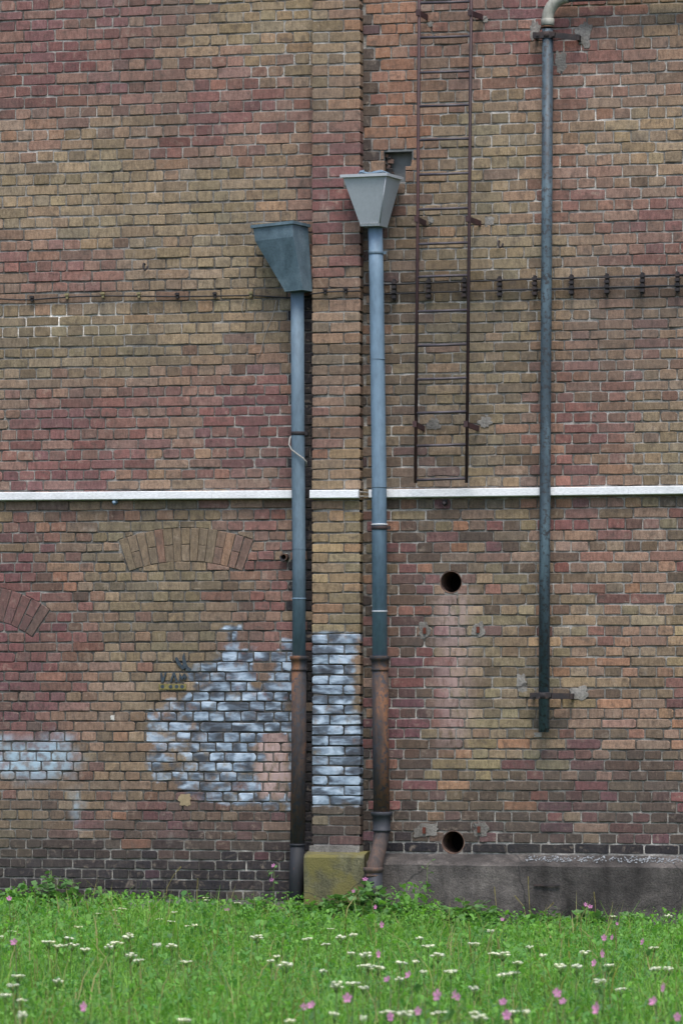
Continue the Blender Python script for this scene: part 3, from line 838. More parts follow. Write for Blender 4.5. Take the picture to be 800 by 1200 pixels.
for V, yd in ((VENT_A, 0.34), (VENT_B, 0.34)):
    sl_ = ring_mesh(V[0], V[1], V[2]-0.004, V[2]+0.002, 0.002, yd, 40).build('vent_sleeve', M_TERRA, WR)
    ring_mesh(V[0], V[1], V[2]+0.001, V[2]+0.05, 0.0045, 0.02, 40).build('vent_collar', M_PATCH, sl_)
    b2 = MB(); b2.add([(V[0]+V[2]*math.cos(a*math.pi/16), yd-0.01, V[1]+V[2]*math.sin(a*math.pi/16)) for a in range(32)], [tuple(range(31, -1, -1))])
    b2.build('vent_shade_disc', M_HOLESHADE, sl_)
rm = MB()
rx0, rx1, rz0, rz1 = REC[0]-0.003, REC[1]+0.003, REC[2]-0.003, REC[3]+0.003
rf = 0.04
yb = 0.10
rm.add([(rx0, yb, rz0), (rx1, yb, rz0), (rx1, yb, rz1), (rx0, yb, rz1), (rx0, .008, rz0), (rx1, .008, rz0), (rx1, .008, rz1), (rx0, .008, rz1),
        (rx0-rf, .008, rz0-rf), (rx1+rf, .008, rz0-rf), (rx1+rf, .008, rz1+rf), (rx0-rf, .008, rz1+rf)],
       [(0, 1, 2, 3), (4, 5, 1, 0), (5, 6, 2, 1), (6, 7, 3, 2), (7, 4, 0, 3), (8, 9, 5, 4), (9, 10, 6, 5), (10, 11, 7, 6), (11, 8, 4, 7)])
rm.build('recess_lining', M_GREYREC, WR)
# broken masonry on the left cheek of the recess
for i in range(9):
    m = MB()
    c = Vector((REC[0]+0.004+random.random()*0.04, 0.045+0.01*i*0.3, REC[3]-0.02-i*0.021))
    s = random.uniform(.014, .026)
    rot = Matrix.Rotation(random.random()*3, 3, 'Y')@Matrix.Rotation(random.random(), 3, 'X')
    pts = [c+rot@Vector((sx*s*random.uniform(.6, 1.1), sy*s*random.uniform(.5, .9), sz*s*random.uniform(.5, .8))) for sx, sy, sz in ((-1,-1,-1),(1,-1,-1),(1,1,-1),(-1,1,-1),(-1,-1,1),(1,-1,1),(1,1,1),(-1,1,1))]
    m.add(pts, [(0,3,2,1),(4,5,6,7),(0,1,5,4),(1,2,6,5),(2,3,7,6),(3,0,4,7)])
    m.build('rubble', M_CONC if i % 2 else M_TERRA, WR, c)

# mortar patches (round brackets and old anchors), each a thin irregular daub on the wall
def daub(px, py, w, h, parent, Y=0.0, mat=None, name='mortar_patch', seed=0, proud=0.0045):
    rs = random.Random(seed*13+int(px)*7+int(py))
    c = at(px, py, Y); n = 30
    m = MB()
    ring, ring2 = [], []
    raw = [rs.uniform(.45, 1.25) for _ in range(n)]
    rad = [(raw[k-1]+2*raw[k]+raw[(k+1) % n])/4*.6+.4*raw[k]*.6+.16 for k in range(n)]
    for k in range(n):
        a = 2*math.pi*k/n
        q = (abs(math.cos(a))**4+abs(math.sin(a))**4)**-0.25
        rr = q*rad[k]
        ring.append((c.x+w/2*rr*math.cos(a), Y+0.012, c.z+h/2*rr*math.sin(a)))
        ring2.append((c.x+w/2*rr*.96*math.cos(a), Y-proud*.7, c.z+h/2*rr*.96*math.sin(a)))
    cen = [(c.x, Y-proud, c.z)]
    m.add(ring+ring2+cen, [(k, (k+1) % n, n+(k+1) % n, n+k) for k in range(n)]+[(n+k, n+(k+1) % n, 2*n) for k in range(n)])
    return m.build(name, mat or M_PATCH, parent, (c.x, Y, c.z))
for (px, py, w, h) in ((627, 36, .10, .16), (683, 40, .14, .20), (657, 74, .09, .19), (611, 800, .08, .17), (677, 812, .15, .11), (637, 861, .16, .045),
                       (508, 497, .11, .10), (568, 495, .11, .09), (573, 259, .08, .09), (504, 258, .06, .06), (568, 22, .05, .06), (504, 28, .05, .05)):
    daub(px, py, w, h, WR)
for (px, py, w, h, dx, dy) in ((497.5, 739, .11, .13, 0, 0), (560, 738, .11, .12, 0, 0), (499, 973, .20, .12, -2, 0), (563, 972, .12, .11, -2, 0)):
    p = daub(px, py, w, h, WR)
    c = at(px+dx, py+dy)
    m = MB(); m.box((c.x, -0.010, c.z), (0.022, 0.012, 0.046))
    m.build('rusty_anchor', M_RUSTY, p)
daub(217, 937, .115, .10, WL, seed=5, mat=mat_plain('ochre_patch', (0.27, 0.215, 0.135), .95, .1))
daub(132, 841, .035, .045, WL, seed=3, mat=mat_plain('pale_chip', (0.5, 0.49, 0.45), .95, .1))

# small painted tag on the left wall: marks and a yellow bar with dots (flat paint on the brick)
def flat_poly(name, pts, mat, parent, Y=-0.0085, th=0.003):
    q = [at(x, y, Y) for x, y in pts]
    m = MB(); n = len(q)
    m.add([(p.x, Y, p.z) for p in q]+[(p.x, Y+th+0.006, p.z) for p in q], [tuple(range(n))]+[(k, n+k, n+(k+1) % n, (k+1) % n) for k in range(n)])
    return m.build(name, mat, parent, (q[0].x, Y, q[0].z))
flat_poly('yellow_bar', [(186.5, 808), (218, 808), (218.5, 801.5), (186, 801.5)], M_TAGY, WL)
for i, x in enumerate((190.5, 200, 207, 213.5)):
    flat_poly('painted_dot', [(x+2.3*math.cos(-a), 804.6+2.2*math.sin(-a)) for a in [k*math.pi/4 for k in range(8)]], M_TAGB, WL, Y=-0.0105)
for pts in ([(189, 800), (191.5, 800), (195.5, 788), (193.5, 788), (191.5, 795), (189.5, 788.5), (187.8, 789)],
            [(199, 799.5), (201, 799.5), (204, 791), (206, 799.5), (208.5, 799.5), (205, 788), (202.8, 788)],
            [(209.5, 799), (211, 799), (211.5, 793), (213.5, 798), (215.5, 793), (216.5, 797.5), (219, 793), (216, 788.5), (213, 793), (210.5, 788.5)],
            [(213.6, 770), (216, 764.5), (216.8, 772), (220, 781), (224, 784), (221, 786.5), (214.5, 780)],
            [(205, 771), (207.5, 770), (212, 778), (217, 783), (214, 785), (207.5, 778)]):
    flat_poly('painted_letter', pts, M_TAGB, WL, Y=-0.0095)

# ------------------------------------------------------------------ concrete under pilaster and right wall
bx0, bx1 = at(356, 1030, -0.24).x, at(427.5, 1030, -0.21).x
bz = at(390, 1003, -0.24).z
CB = thing('concrete_footing', ((bx0+bx1)/2, -0.12, -0.1), 'mossy yellow-green concrete block under the brick pilaster', 'concrete footing')
def rough_block(x0, x1, prof, mat, name, parent, step=0.05, amp=0.005):
    """profile (y, z) swept along x with an uneven face"""
    nx = max(2, int((x1-x0)/step)); V, F = [], []
    pr = []
    for (a, b) in zip(prof[:-1], prof[1:]):
        n = max(1, int(math.hypot(b[0]-a[0], b[1]-a[1])/step))
        for k in range(n): pr.append((a[0]+(b[0]-a[0])*k/n, a[1]+(b[1]-a[1])*k/n))
    pr.append(prof[-1]); L = len(pr)
    for i in range(nx+1):
        x = x0+(x1-x0)*i/nx
        for (y, z) in pr:
            d = amp*mnoise.noise(Vector((x*4, y*9, z*4)))+amp*.6*mnoise.noise(Vector((x*14, y*14, z*14)))
            V.append((x, y+d, z+d*0.8))
    for i in range(nx):
        for k in range(L-1):
            F.append((i*L+k, i*L+k+1, (i+1)*L+k+1, (i+1)*L+k))
    F.append(tuple(range(L-1, -1, -1))); F.append(tuple(nx*L+k for k in range(L)))
    m = MB(); m.add(V, F)
    return m.build(name, mat, parent)
rough_block(bx0, bx1, [(0.02, bz+0.03), (-0.115, bz+0.03), (-0.225, bz+0.008), (-0.24, bz-0.012), (-0.24, -0.2), (0.02, -0.2)], M_CONCY, 'block', CB)
lm = MB(); lm.box(((PX0+PX1)/2, -0.075, bz+0.045), (PX1-PX0+0.02, 0.13, 0.05))
lm.build('mortar_bed', M_PATCH, CB)
kx0 = bx1+0.004
kz = at(620, 1002).z
CPL = thing('concrete_plinth', ((kx0+XR)/2, -0.1, -0.1), 'long grey concrete plinth with sloping top under the right brick wall', 'concrete plinth')
rough_block(kx0, XR, [(0.03, kz+0.004), (-0.02, kz), (-0.155, kz-0.052), (-0.185, kz-0.075), (-0.19, -0.2), (0.03, -0.2)], M_CONC, 'plinth_body', CPL, step=0.045, amp=0.007)
# brick-size scratch and patches on the plinth face
m = MB(); c = at(640, 1037.5, -0.196); m.box((c.x, -0.197, c.z), (0.19, 0.012, 0.012)); m.build('iron_strip', M_BRACK, CPL)
# flaked white paint lying along the sloping top
fl = MB()
for i in range(330):
    u = random.random()
    px = 615+u*185 if i < 520 else 530+random.random()*270
    y = -0.03-random.betavariate(2.2, 1.8)*0.12
    x = at(px, 1007, y).x
    if i < 520 and abs((px-690)/100) > 1 and random.random() < .6: continue
    z = kz-(-y-0.02)*0.385+0.006
    s = random.uniform(.003, .010); a = random.random()*6.3
    q = [Vector((x+s*math.cos(a+k*1.57)*random.uniform(.6, 1.2), y+s*math.sin(a+k*1.57)*random.uniform(.6, 1.2), z+random.uniform(-.002, .006)-(0.35*s*math.sin(-(a+k*1.57))))) for k in range(4)]
    fl.add(q+[p-Vector((0, 0, .003)) for p in q], [(0, 1, 2, 3), (0, 4, 5, 1), (1, 5, 6, 2), (2, 6, 7, 3), (3, 7, 4, 0)])
tag(fl.build('paint_flakes', mat_plain('old_white_flakes', (0.21, 0.225, 0.24), .9, .1, .4, 80)), 'white paint flakes strewn along the sloping top of the concrete plinth', 'paint flakes', kind='stuff')

# ------------------------------------------------------------------ white trunking
def trunking(pa, pb, Y, label, seams=()):
    z0 = at(pa, RAIL(pa)+4.8, Y); z1 = at(pb, RAIL(pb)+4.8, Y)
    t = thing('cable_trunking', (z0+z1)/2, label, 'cable trunking', 'white cable trunking')
    cuts = [pa]+list(seams)+[pb]
    for a, b in zip(cuts[:-1], cuts[1:]):
        A = at(a, RAIL(a)+4.8, Y); B = at(b, RAIL(b)+4.8, Y)
        d = B-A; L = d.length-0.0012
        rot = Matrix.Rotation(-math.atan2(d.z, d.x), 3, 'Y')
        m = MB(); m.box(((A+B)/2)+Vector((0, -0.016, 0)), (L, 0.042, 0.060), rot, 0.004)
        m.build('trunking_lid', M_WHITE, t)
    m = MB(); A = at(pa, RAIL(pa)+4.8, Y); B = at(pb, RAIL(pb)+4.8, Y); d = B-A
    m.box((A+B)/2+Vector((0, 0.007, -0.001)), (d.length-0.006, 0.020, 0.064), Matrix.Rotation(-math.atan2(d.z, d.x), 3, 'Y'))
    m.build('trunking_back', M_WHITE, t)
    return t
def RAIL(px): return np.interp(px, [-80, 0, 340, 421, 433, 800, 880], [577.6, 577.0, 574.6, 574.2, 574.0, 569.4, 568.4])
TY = -0.020
trunking(-70, 356, TY, 'long white cable trunking on the brick wall left of the left downpipe', (110, 250))
trunking(364, 421, P_FRONT-0.022, 'short white cable trunking piece across the brick pilaster')
trunking(433, 875, TY, 'long white cable trunking running right of the pilaster behind ladder foot and pipes', (632, 736.5))
for pa, ya, pb, yb_, nm in ((421.5, 576.5, 433.5, 577.0, 'upper'), (421.5, 581.5, 433.5, 581.8, 'lower')):
    A = at(pa-1, ya, P_FRONT-0.02); B = at(pb, yb_, -0.03)
    m = MB(); m.tube([A, A+Vector((0.02, 0.0, 0)), B-Vector((0.02, 0, 0)), B], 0.0045, 6)
    tag(m.build('jumper_cable', M_WIRE), nm+' of two thin pale cables bridging the trunking gap right of the pilaster', 'cable', 'jumper cables in the trunking gap')

# ------------------------------------------------------------------ left wall cable with clips
def cable_run(pts, Y, r, label, clips, clipmat):
    P = [at(x, y, Y) for x, y in pts]
    t = thing('wall_cable', P[len(P)//2], label, 'cable', 'cables along the brick wall')
    m = MB(); m.tube(P, r, 8); m.build('cable', M_CABLE, t)
    for i, x in enumerate(clips):
        y = np.interp(x, [p[0] for p in pts], [p[1] for p in pts])
        c = at(x, y-1.5, Y)
        m = MB()
        m.box(c+Vector((0, 0.004, 0)), (0.022, 0.020, 0.040)); m.box(c+Vector((0, -0.012, 0.010)), (0.030, 0.014, 0.016)); m.box(c+Vector((0.004, -0.008, -0.017)), (0.014, 0.020, 0.012))
        m.build('clip', clipmat[i % len(clipmat)], t, c)
    return t
cable_run([(-70, 352), (0, 350.3), (20, 351.3), (38, 351.3), (60, 349.5), (90, 347.6), (125, 346.8), (163, 347.0), (208, 347.6), (252, 347), (294, 346.2), (315, 347.5), (332, 348.6), (352, 348.3), (366, 346.5)], -0.022, 0.0055,
          'black cable clipped along the brick wall left of the left downpipe', (38, 79, 121, 163, 208, 252, 294), (M_BRACK, M_CLIP, M_CLIP, M_CLIP, M_BRACK, M_BRACK, M_CLIP))
cable_run([(362, 345), (372, 343.5), (385, 342), (405, 341.3), (422, 341)], P_FRONT-0.022, 0.0055, 'short black cable clipped across the brick pilaster', (381, 405), (M_BRACK,))
# twin rods on the right wall
BB = thing('conductor_rods', at(620, 335, -0.05), 'pair of thin black rods on tall black brackets along the right brick wall', 'conductor rods')
for ya, yb_ in ((333.6, 321.6), (344.6, 334.6)):
    m = MB(); m.tube([at(426, ya+1.0, -0.05), at(460, ya-0.4, -0.05), at(625, (ya+yb_)/2-0.6, -0.05), at(880, yb_-2.2, -0.05)], 0.0062, 8)
    m.build('rod', M_CABLE, BB)
for x in (461.5, 502, 543.5, 585, 626, 669, 710.5, 752, 793, 836):
    y = np.interp(x, [461, 800], [339.5, 330.5])
    c = at(x, y, -0.04)
    m = MB()
    m.box(c+Vector((0, 0.012, 0)), (0.026, 0.022, 0.150))
    for dz in (.052, .018, -.018, -.056): m.box(c+Vector((0.002, -0.012, dz)), (0.034, 0.036, 0.022))
    m.box(c+Vector((0, -0.004, 0)), (0.018, 0.02, 0.158))
    m.build('bracket', M_BRACK, BB, c)

# ------------------------------------------------------------------ downpipes
def hopper(parent, rim_px, rim_py, Y, rotz, tilt, sec, mat, rim_mat, name='hopper_head'):
    """sec: rings of (x0, x1, y0, y1, z) from the bottom up in local axes (x along wall, y into wall)"""
    o = at(rim_px, rim_py, Y)
    Mx = Matrix.Rotation(rotz, 3, 'Z')@Matrix.Rotation(tilt, 3, 'Y')
    def ring(s): return [o+Mx@Vector((s[0], s[2], s[4])), o+Mx@Vector((s[1], s[2], s[4])), o+Mx@Vector((s[1], s[3], s[4])), o+Mx@Vector((s[0], s[3], s[4]))]
    m = MB(); m.loft([ring(s) for s in sec], caps=False)
    t = sec[-1]; i = 0.006
    inner = [(t[0]+i, t[1]-i, t[2]+i, t[3]-i, t[4]-.001), (t[0]*.8+t[1]*.2, t[0]*.2+t[1]*.8, t[2]*.8+t[3]*.2, t[2]*.2+t[3]*.8, t[4]-0.16)]
    m.loft([ring(sec[-1]), ring(inner[0]), ring(inner[1])], caps=False)
    b = ring(inner[1]); m.add(b, [(0, 1, 2, 3)])
    b = ring(sec[0]); m.add(b, [(3, 2, 1, 0)])
    h = m.build(name, mat, parent)
    e = 0.014; rr = MB()
    outer = [(t[0]-e, t[1]+e, t[2]-e, t[3]+e, t[4]+dz) for dz in (-0.014, 0.008)]
    inn = [(t[0]+.004, t[1]-.004, t[2]+.004, t[3]-.004, t[4]+dz) for dz in (0.008, -0.014)]
    rr.loft([ring(outer[0]), ring(outer[1]), ring(inn[0]), ring(inn[1]), ring(outer[0])], caps=False)
    rr.build('rim', rim_mat, h)
    return h, o, Mx

def collar(parent, px, py, Y, r, h, mat, name='collar', lugs=True):
    c = at(px, py, Y)
    m = MB(); m.tube([c-Vector((0, 0, h/2)), c-Vector((0, 0, h/2-.002)), c+Vector((0, 0, h/2-.002)), c+Vector((0, 0, h/2))], [r-.003, r, r, r-.003], 20)
    if lugs:
        m.box(c+Vector((r+0.008, 0, 0)), (0.026, 0.012, h)); m.box(c+Vector((0, -Y/2+0.01 if False else r+0.012, 0)), (0.016, 0.06, h*.8))
    return m.build(name, mat, parent, c)

def socket(parent, px, py, Y, r, h, mat, name='socket'):
    c = at(px, py, Y)
    prof = [(-h/2, r*.98), (-h/2+.004, r*1.12), (-h/2+.016, r*1.16), (-h/2+.02, r*1.06), (h/2-.035, r*1.12), (h/2-.028, r*1.30), (h/2-.003, r*1.32), (h/2, r*1.24)]
    m = MB(); m.tube([c+Vector((0, 0, z)) for z, _ in prof], [q for _, q in prof], 22)
    return m.build(name, mat, parent, c)

# left downpipe
Y1 = -0.105
D1 = thing('downpipe', at(345.5, 1074, Y1), 'left downpipe with dark blue-grey slanted hopper, blue zinc pipe and blackened rusty foot', 'downpipe', 'rainwater downpipes')
hopper(D1, 340.5, 263.5, Y1-0.035, R(-11), R(-3.2),
       [(-0.045, 0.108, -0.075, 0.100, -0.505), (-0.045, 0.108, -0.078, 0.100, -0.49), (-0.222, 0.095, -0.165, 0.105, -0.115), (-0.232, 0.095, -0.170, 0.105, -0.004)], M_HOPD, M_HOPD)
def pipe(parent, pts, r, mat, name, n=22):
    m = MB(); m.tube(pts, r, n)
    return m.build(name, mat, parent, pts[len(pts)//2])
pipe(D1, [at(348.3, 335, Y1), at(349, 500, Y1), at(350.2, 640, Y1), at(350.3, 772, Y1)], [0.0500, .0505, .0505, .0505], M_ZINC, 'zinc_pipe')
collar(D1, 349.2, 508, Y1, 0.054, 0.028, M_BRACK, 'pipe_bracket')
collar(D1, 350.2, 643, Y1, 0.0525, 0.008, M_ZINC, 'joint', False)
collar(D1, 350.2, 701.5, Y1, 0.0535, 0.010, M_ZINC2, 'joint', False)
socket(D1, 350.5, 777.5, Y1, 0.0545, 0.115, M_RUST)
pipe(D1, [at(350.3, 783, Y1), at(350.0, 880, Y1), at(348.5, 990, Y1)], 0.0560, M_RUST, 'rusty_pipe')
collar(D1, 348.5, 990, Y1, 0.060, 0.018, M_IRON, 'joint', False)
pipe(D1, [at(348.5, 990, Y1), at(347.3, 1030, Y1), at(346.3, 1095, Y1)], 0.0545, M_IRON, 'foot_pipe')
# wire hooked round the left pipe
m = MB(); pts = [(358.5, 546, -.10), (359, 541, -.15), (355, 537, -.165), (348, 532, -.17), (341.5, 527, -.165), (338.6, 521, -.15), (339.5, 514, -.14), (341, 511, -.12)]
m.tube([at(x, y, Y) for x, y, Y in pts], 0.0055, 6)
tag(m.build('loose_wire', M_WIRE), 'bent pale wire hooked round the left downpipe below its black bracket', 'wire')

# right downpipe
Y2 = -0.125
D2 = thing('downpipe', at(437, 1074, -0.3), 'right downpipe with pale grey tapered hopper, blue zinc pipe and rusty bent foot', 'downpipe', 'rainwater downpipes')
h2, ho, hM = hopper(D2, 437.5, 207.5, Y2-0.03, R(-10), R(0.6),
       [(-0.070, 0.084, -0.075, 0.075, -0.372), (-0.073, 0.087, -0.078, 0.078, -0.355), (-0.177, 0.172, -0.165, 0.115, -0.012), (-0.180, 0.175, -0.168, 0.118, -0.002)], M_HOPL, M_HOPL)
pipe(D2, [at(439.5, 262, Y2), at(441, 330, Y2), at(444.0, 560, Y2), at(444.8, 771, Y2)], [0.0535, .054, .0555, .0565], M_ZINC2, 'zinc_pipe')
collar(D2, 440.4, 296.5, Y2, 0.058, 0.022, M_ZINC, 'pipe_bracket')
collar(D2, 442.6, 421, Y2, 0.0572, 0.006, M_ZINC, 'joint', False)
collar(D2, 444.3, 571, Y2, 0.0590, 0.006, M_ZINC, 'joint', False)
collar(D2, 444.5, 618.5, Y2, 0.0625, 0.030, M_BRACK, 'pipe_bracket')
collar(D2, 444.5, 614.6, Y2, 0.0625, 0.008, M_WHITE, 'bracket_edge', False)
collar(D2, 444.7, 716.5, Y2, 0.060, 0.012, M_HOPL, 'joint', False)
socket(D2, 445, 777.5, Y2, 0.0590, 0.115, M_RUST)
pipe(D2, [at(445, 783, Y2), at(446, 880, Y2), at(447, 955, Y2)], 0.0615, M_RUST, 'rusty_pipe')
socket(D2, 447, 963, Y2, 0.0610, 0.150, M_IRON, 'lower_socket')
bend = []
for k in range(13):
    u = k/12; s_ = u*u*(3-2*u)
    bend.append(at(447.2-9.0*s_, 972+54*u, Y2-0.165*s_))
pipe(D2, bend, 0.058, M_BEND, 'bend')
socket(D2, 437.2, 1022, Y2-0.165, 0.058, 0.07, M_BEND, 'bend_collar')
pipe(D2, [bend[-1]+Vector((0, 0, .02)), bend[-1]-Vector((0, 0, .2)), bend[-1]-Vector((0, 0, .42))], 0.062, M_IRON, 'foot_pipe')
# scraps of wire and debris caught in the pale hopper
for k in range(6):
    rv = MB(); c = ho+hM@Vector((-0.060+0.026*k, -0.084, -0.352))
    rv.box(c, (0.009, 0.008, 0.009)); rv.build('rivet', M_HOPL, h2, c)
sm2 = MB()
sm2.tube([ho+hM@Vector((0.088, -0.079, -0.352)), ho+hM@Vector((0.174, -0.168, -0.014))], 0.005, 6)
sm2.build('folded_seam', M_HOPL, h2)
dm = MB()
for a, b, c_ in (((-.12, -.05, .0), (-.06, -.10, .03), (.03, -.06, .012)), ((.0, -.12, .012), (.06, -.10, .02), (.13, -.13, .02)), ((.02, -.06, .028), (.10, -.08, .034), (.15, -.05, .012)), ((-.05, -.1, .0), (-.07, -.09, .035), (-.04, -.08, .04))):
    dm.tube([ho+hM@Vector(p) for p in (a, b, c_)], 0.008, 6)
tag(dm.build('wire_scraps', M_ZINC2), 'bent wire scraps lying on top of the pale grey hopper', 'wire scraps')

# ------------------------------------------------------------------ ladder
LY = -0.20
LAD = thing('wall_ladder', at(518, 563, LY), 'narrow red-brown steel ladder fixed to the right brick wall, ending above the white trunking', 'ladder')
for (xt, xb) in ((491.5, 486.5), (552.3, 546.2)):
    m = MB(); m.tube([at(xt, -60, LY), at((xt+xb)/2, 280, LY), at(xb, 566, LY)], 0.0125, 10); m.build('stile', M_LAD, LAD)
for y in (-37.5, 2.5, 43, 84, 123.5, 163, 203.5, 244.5, 285, 323.5, 364, 404, 443.5, 483, 521.5, 561.5):
    u = (y+60)/626
    m = MB(); A = at(491.5-5*u, y+1.2, LY); B = at(552.3-6.1*u, y-0.8, LY)
    m.tube([A, (A+B)/2+Vector((0, 0, random.uniform(-.002, .002))), B], 0.0105, 8); m.build('rung', M_RUNG, LAD, (A+B)/2)
for y in (15, 256.5, 497):
    u = (y+60)/626
    for x, dx in ((491.5-5*u, 2.0), (552.3-6.1*u, 6.0)):
        A = at(x-1, y, LY); B = at(x+7.5+dx, y+5.5, 0.0)
        d = B-A; rot = d.to_track_quat('X', 'Z').to_matrix()
        m = MB(); m.box((A+B)/2, (d.length, 0.012, 0.040), rot); m.box(A, (0.03, 0.035, 0.045))
        m.build('wall_bracket', M_LAD, LAD, (A+B)/2)

# ------------------------------------------------------------------ vent pipe on the right
Y3 = -0.095
GP = thing('wall_pipe', at(637, 858, Y3), 'slim flaking blue-black pipe on the right brick wall with grey elbow on top', 'pipe')
pipe(GP, [at(641.3, 34, Y3), at(640, 300, Y3), at(638.0, 600, Y3), at(636.8, 858, Y3)], 0.0405, M_GAS, 'pipe_body', 20)
el = [at(641.3, 30, Y3)+Vector((0, 0, 0))]
c0 = at(641.3, 22, Y3)
rr_ = 0.155
for k in range(11):
    a = math.pi-(math.pi/2)*k/10
    el.append(c0+Vector((rr_+rr_*math.cos(a), 0, rr_*math.sin(a))))
pipe(GP, el, 0.0445, M_ELBOW, 'elbow', 20)
collar(GP, 641.3, 26, Y3, 0.050, 0.05, M_ELBOW, 'elbow_socket', False)
collar(GP, 641.3, 31.5, Y3, 0.0475, 0.012, M_RUST, 'joint', False)
e0 = el[-1]
pipe(GP, [e0-Vector((0.02, 0, 0)), e0+Vector((0.6, 0, -.0)), e0+Vector((1.7, 0, 0))], 0.0385, M_GAS, 'horizontal_pipe', 20)
for px, py, x0, x1, tl in ((641, 41, 622.5, 677, 0.07), (636.8, 815, 619, 669, 0.0)):
    A = at(x0, py+1.0, Y3+.02); B = at(x1, py+1.0+tl*30, Y3+.03)
    c = at(px, py, Y3)
    m = MB()
    Am = at(x0+3, py+.3, Y3-.02); Bm = at(px+9, py+.3, Y3-.03)
    m.box((Am+Bm)/2+Vector((0, 0, 0)), ((Bm-Am).length, 0.040, 0.043))
    m.tube([c-Vector((0, 0, .0225)), c-Vector((0, 0, .02)), c+Vector((0, 0, .02)), c+Vector((0, 0, .0225))], [.045, .050, .050, .045], 18)
    d = B-Bm; rot = d.to_track_quat('X', 'Z').to_matrix()
    m.box((B+Bm)/2, (d.length, 0.014, 0.042), rot)
    m.box(Am+Vector((0, 0.05, 0)), (0.02, 0.12, 0.042)); m.box(B+Vector((0, 0.03, 0)), (0.02, 0.10, 0.042))
    for q in (Am+Vector((.03, -.024, 0)), Bm+Vector((-.01, -.024, 0))): m.box(q, (0.022, 0.016, 0.022))
    m.build('pipe_bracket', M_BRACK, GP, c)

# ------------------------------------------------------------------ small fittings on the walls
def hook(px, py, label):
    c = at(px, py, 0)
    m = MB(); m.tube([c+Vector((-.012, .01, .028)), c+Vector((-.012, -.03, .026)), c+Vector((-.010, -.045, .0)), c+Vector((.006, -.05, -.026)), c+Vector((.020, -.046, -.014)), c+Vector((.024, -.044, .006))], 0.0075, 7)
    return tag(m.build('wall_hook', M_BRACK, None, c), label, 'hook')
hook(171.5, 313.5, 'small black iron hook in the bricks above the left wall cable')
hook(586.5, 287, 'small black hook between ladder and slim pipe on the right wall')
def stub(px, py, label, mat):
    c = at(px, py, 0); m = MB()
    m.tube([c+Vector((0, .01, 0)), c+Vector((0, -.055, 0)), c+Vector((.012, -.062, -.012))], 0.013, 8); m.box(c+Vector((0, -.012, .012)), (.035, .02, .035))
    return tag(m.build('cable_end', mat, None, c), label, 'cable end')
stub(136, 589, 'pale blue cable end hanging below the left white trunking', M_ZINC2)
stub(521.5, 590, 'dark cable end below the white trunking under the ladder', M_BRACK)
m = MB(); m.tube([at(x, y, -0.008) for x, y in ((324, 352), (322, 362), (319, 372), (316.5, 378), (313, 386), (309, 398), (306.5, 410), (302, 420))], 0.0022, 5)
tag(m.build('loose_thread', M_WIRE), 'thin pale wire dangling on the bricks below the dark hopper', 'wire')
m = MB(); m.tube([at(x, y, -0.008) for x, y in ((287, 349), (284, 356), (283.5, 364), (287, 371))], 0.0020, 5)
tag(m.build('loose_thread', M_WIRE), 'short curled pale wire hanging from the left wall cable', 'wire')

# ------------------------------------------------------------------ meadow
def tri_mesh(name, V, F, T, mat):
    me = bpy.data.meshes.new(name)
    nv, nf = len(V), len(F)
    me.vertices.add(nv); me.vertices.foreach_set('co', V.astype('f').ravel())
    me.loops.add(nf*3); me.loops.foreach_set('vertex_index', F.astype('i').ravel())
    me.polygons.add(nf); me.polygons.foreach_set('loop_start', np.arange(0, nf*3, 3, dtype='i'))
    me.update(calc_edges=True)
    a = me.attributes.new('tint', 'FLOAT_COLOR', 'POINT'); a.data.foreach_set('color', T.astype('f').ravel())
    me.materials.append(mat)
    o = bpy.data.objects.new(name, me); COL.objects.link(o)
    return o

def scatter(n, dens):
    """positions on the meadow in front of the wall, inside and a little beside the view"""
    out = []
    while sum(len(a) for a in out) < n:
        k = n
        d = RNG.uniform(18.5, 31.9, k); u = RNG.uniform(-520, 520, k)
        x = CAM_P.x+CAM_F.x*d+CAM_R.x*u*d/F_PX; y = CAM_P.y+CAM_F.y*d+CAM_R.y*u*d/F_PX
        lim = np.where(x > kx0, -0.215, np.where(x > bx0, -0.26, -0.09))
        ok = (y < lim) & (RNG.random(k) < dens(x, y, d))
        out.append(np.stack([x[ok], y[ok], d[ok]], 1))
    return np.concatenate(out)[:n]

def patch_noise(x, y, s, o=0.0):
    return np.array([mnoise.noise(Vector((a*s, b*s*0.55, o))) for a, b in zip(x, y)])

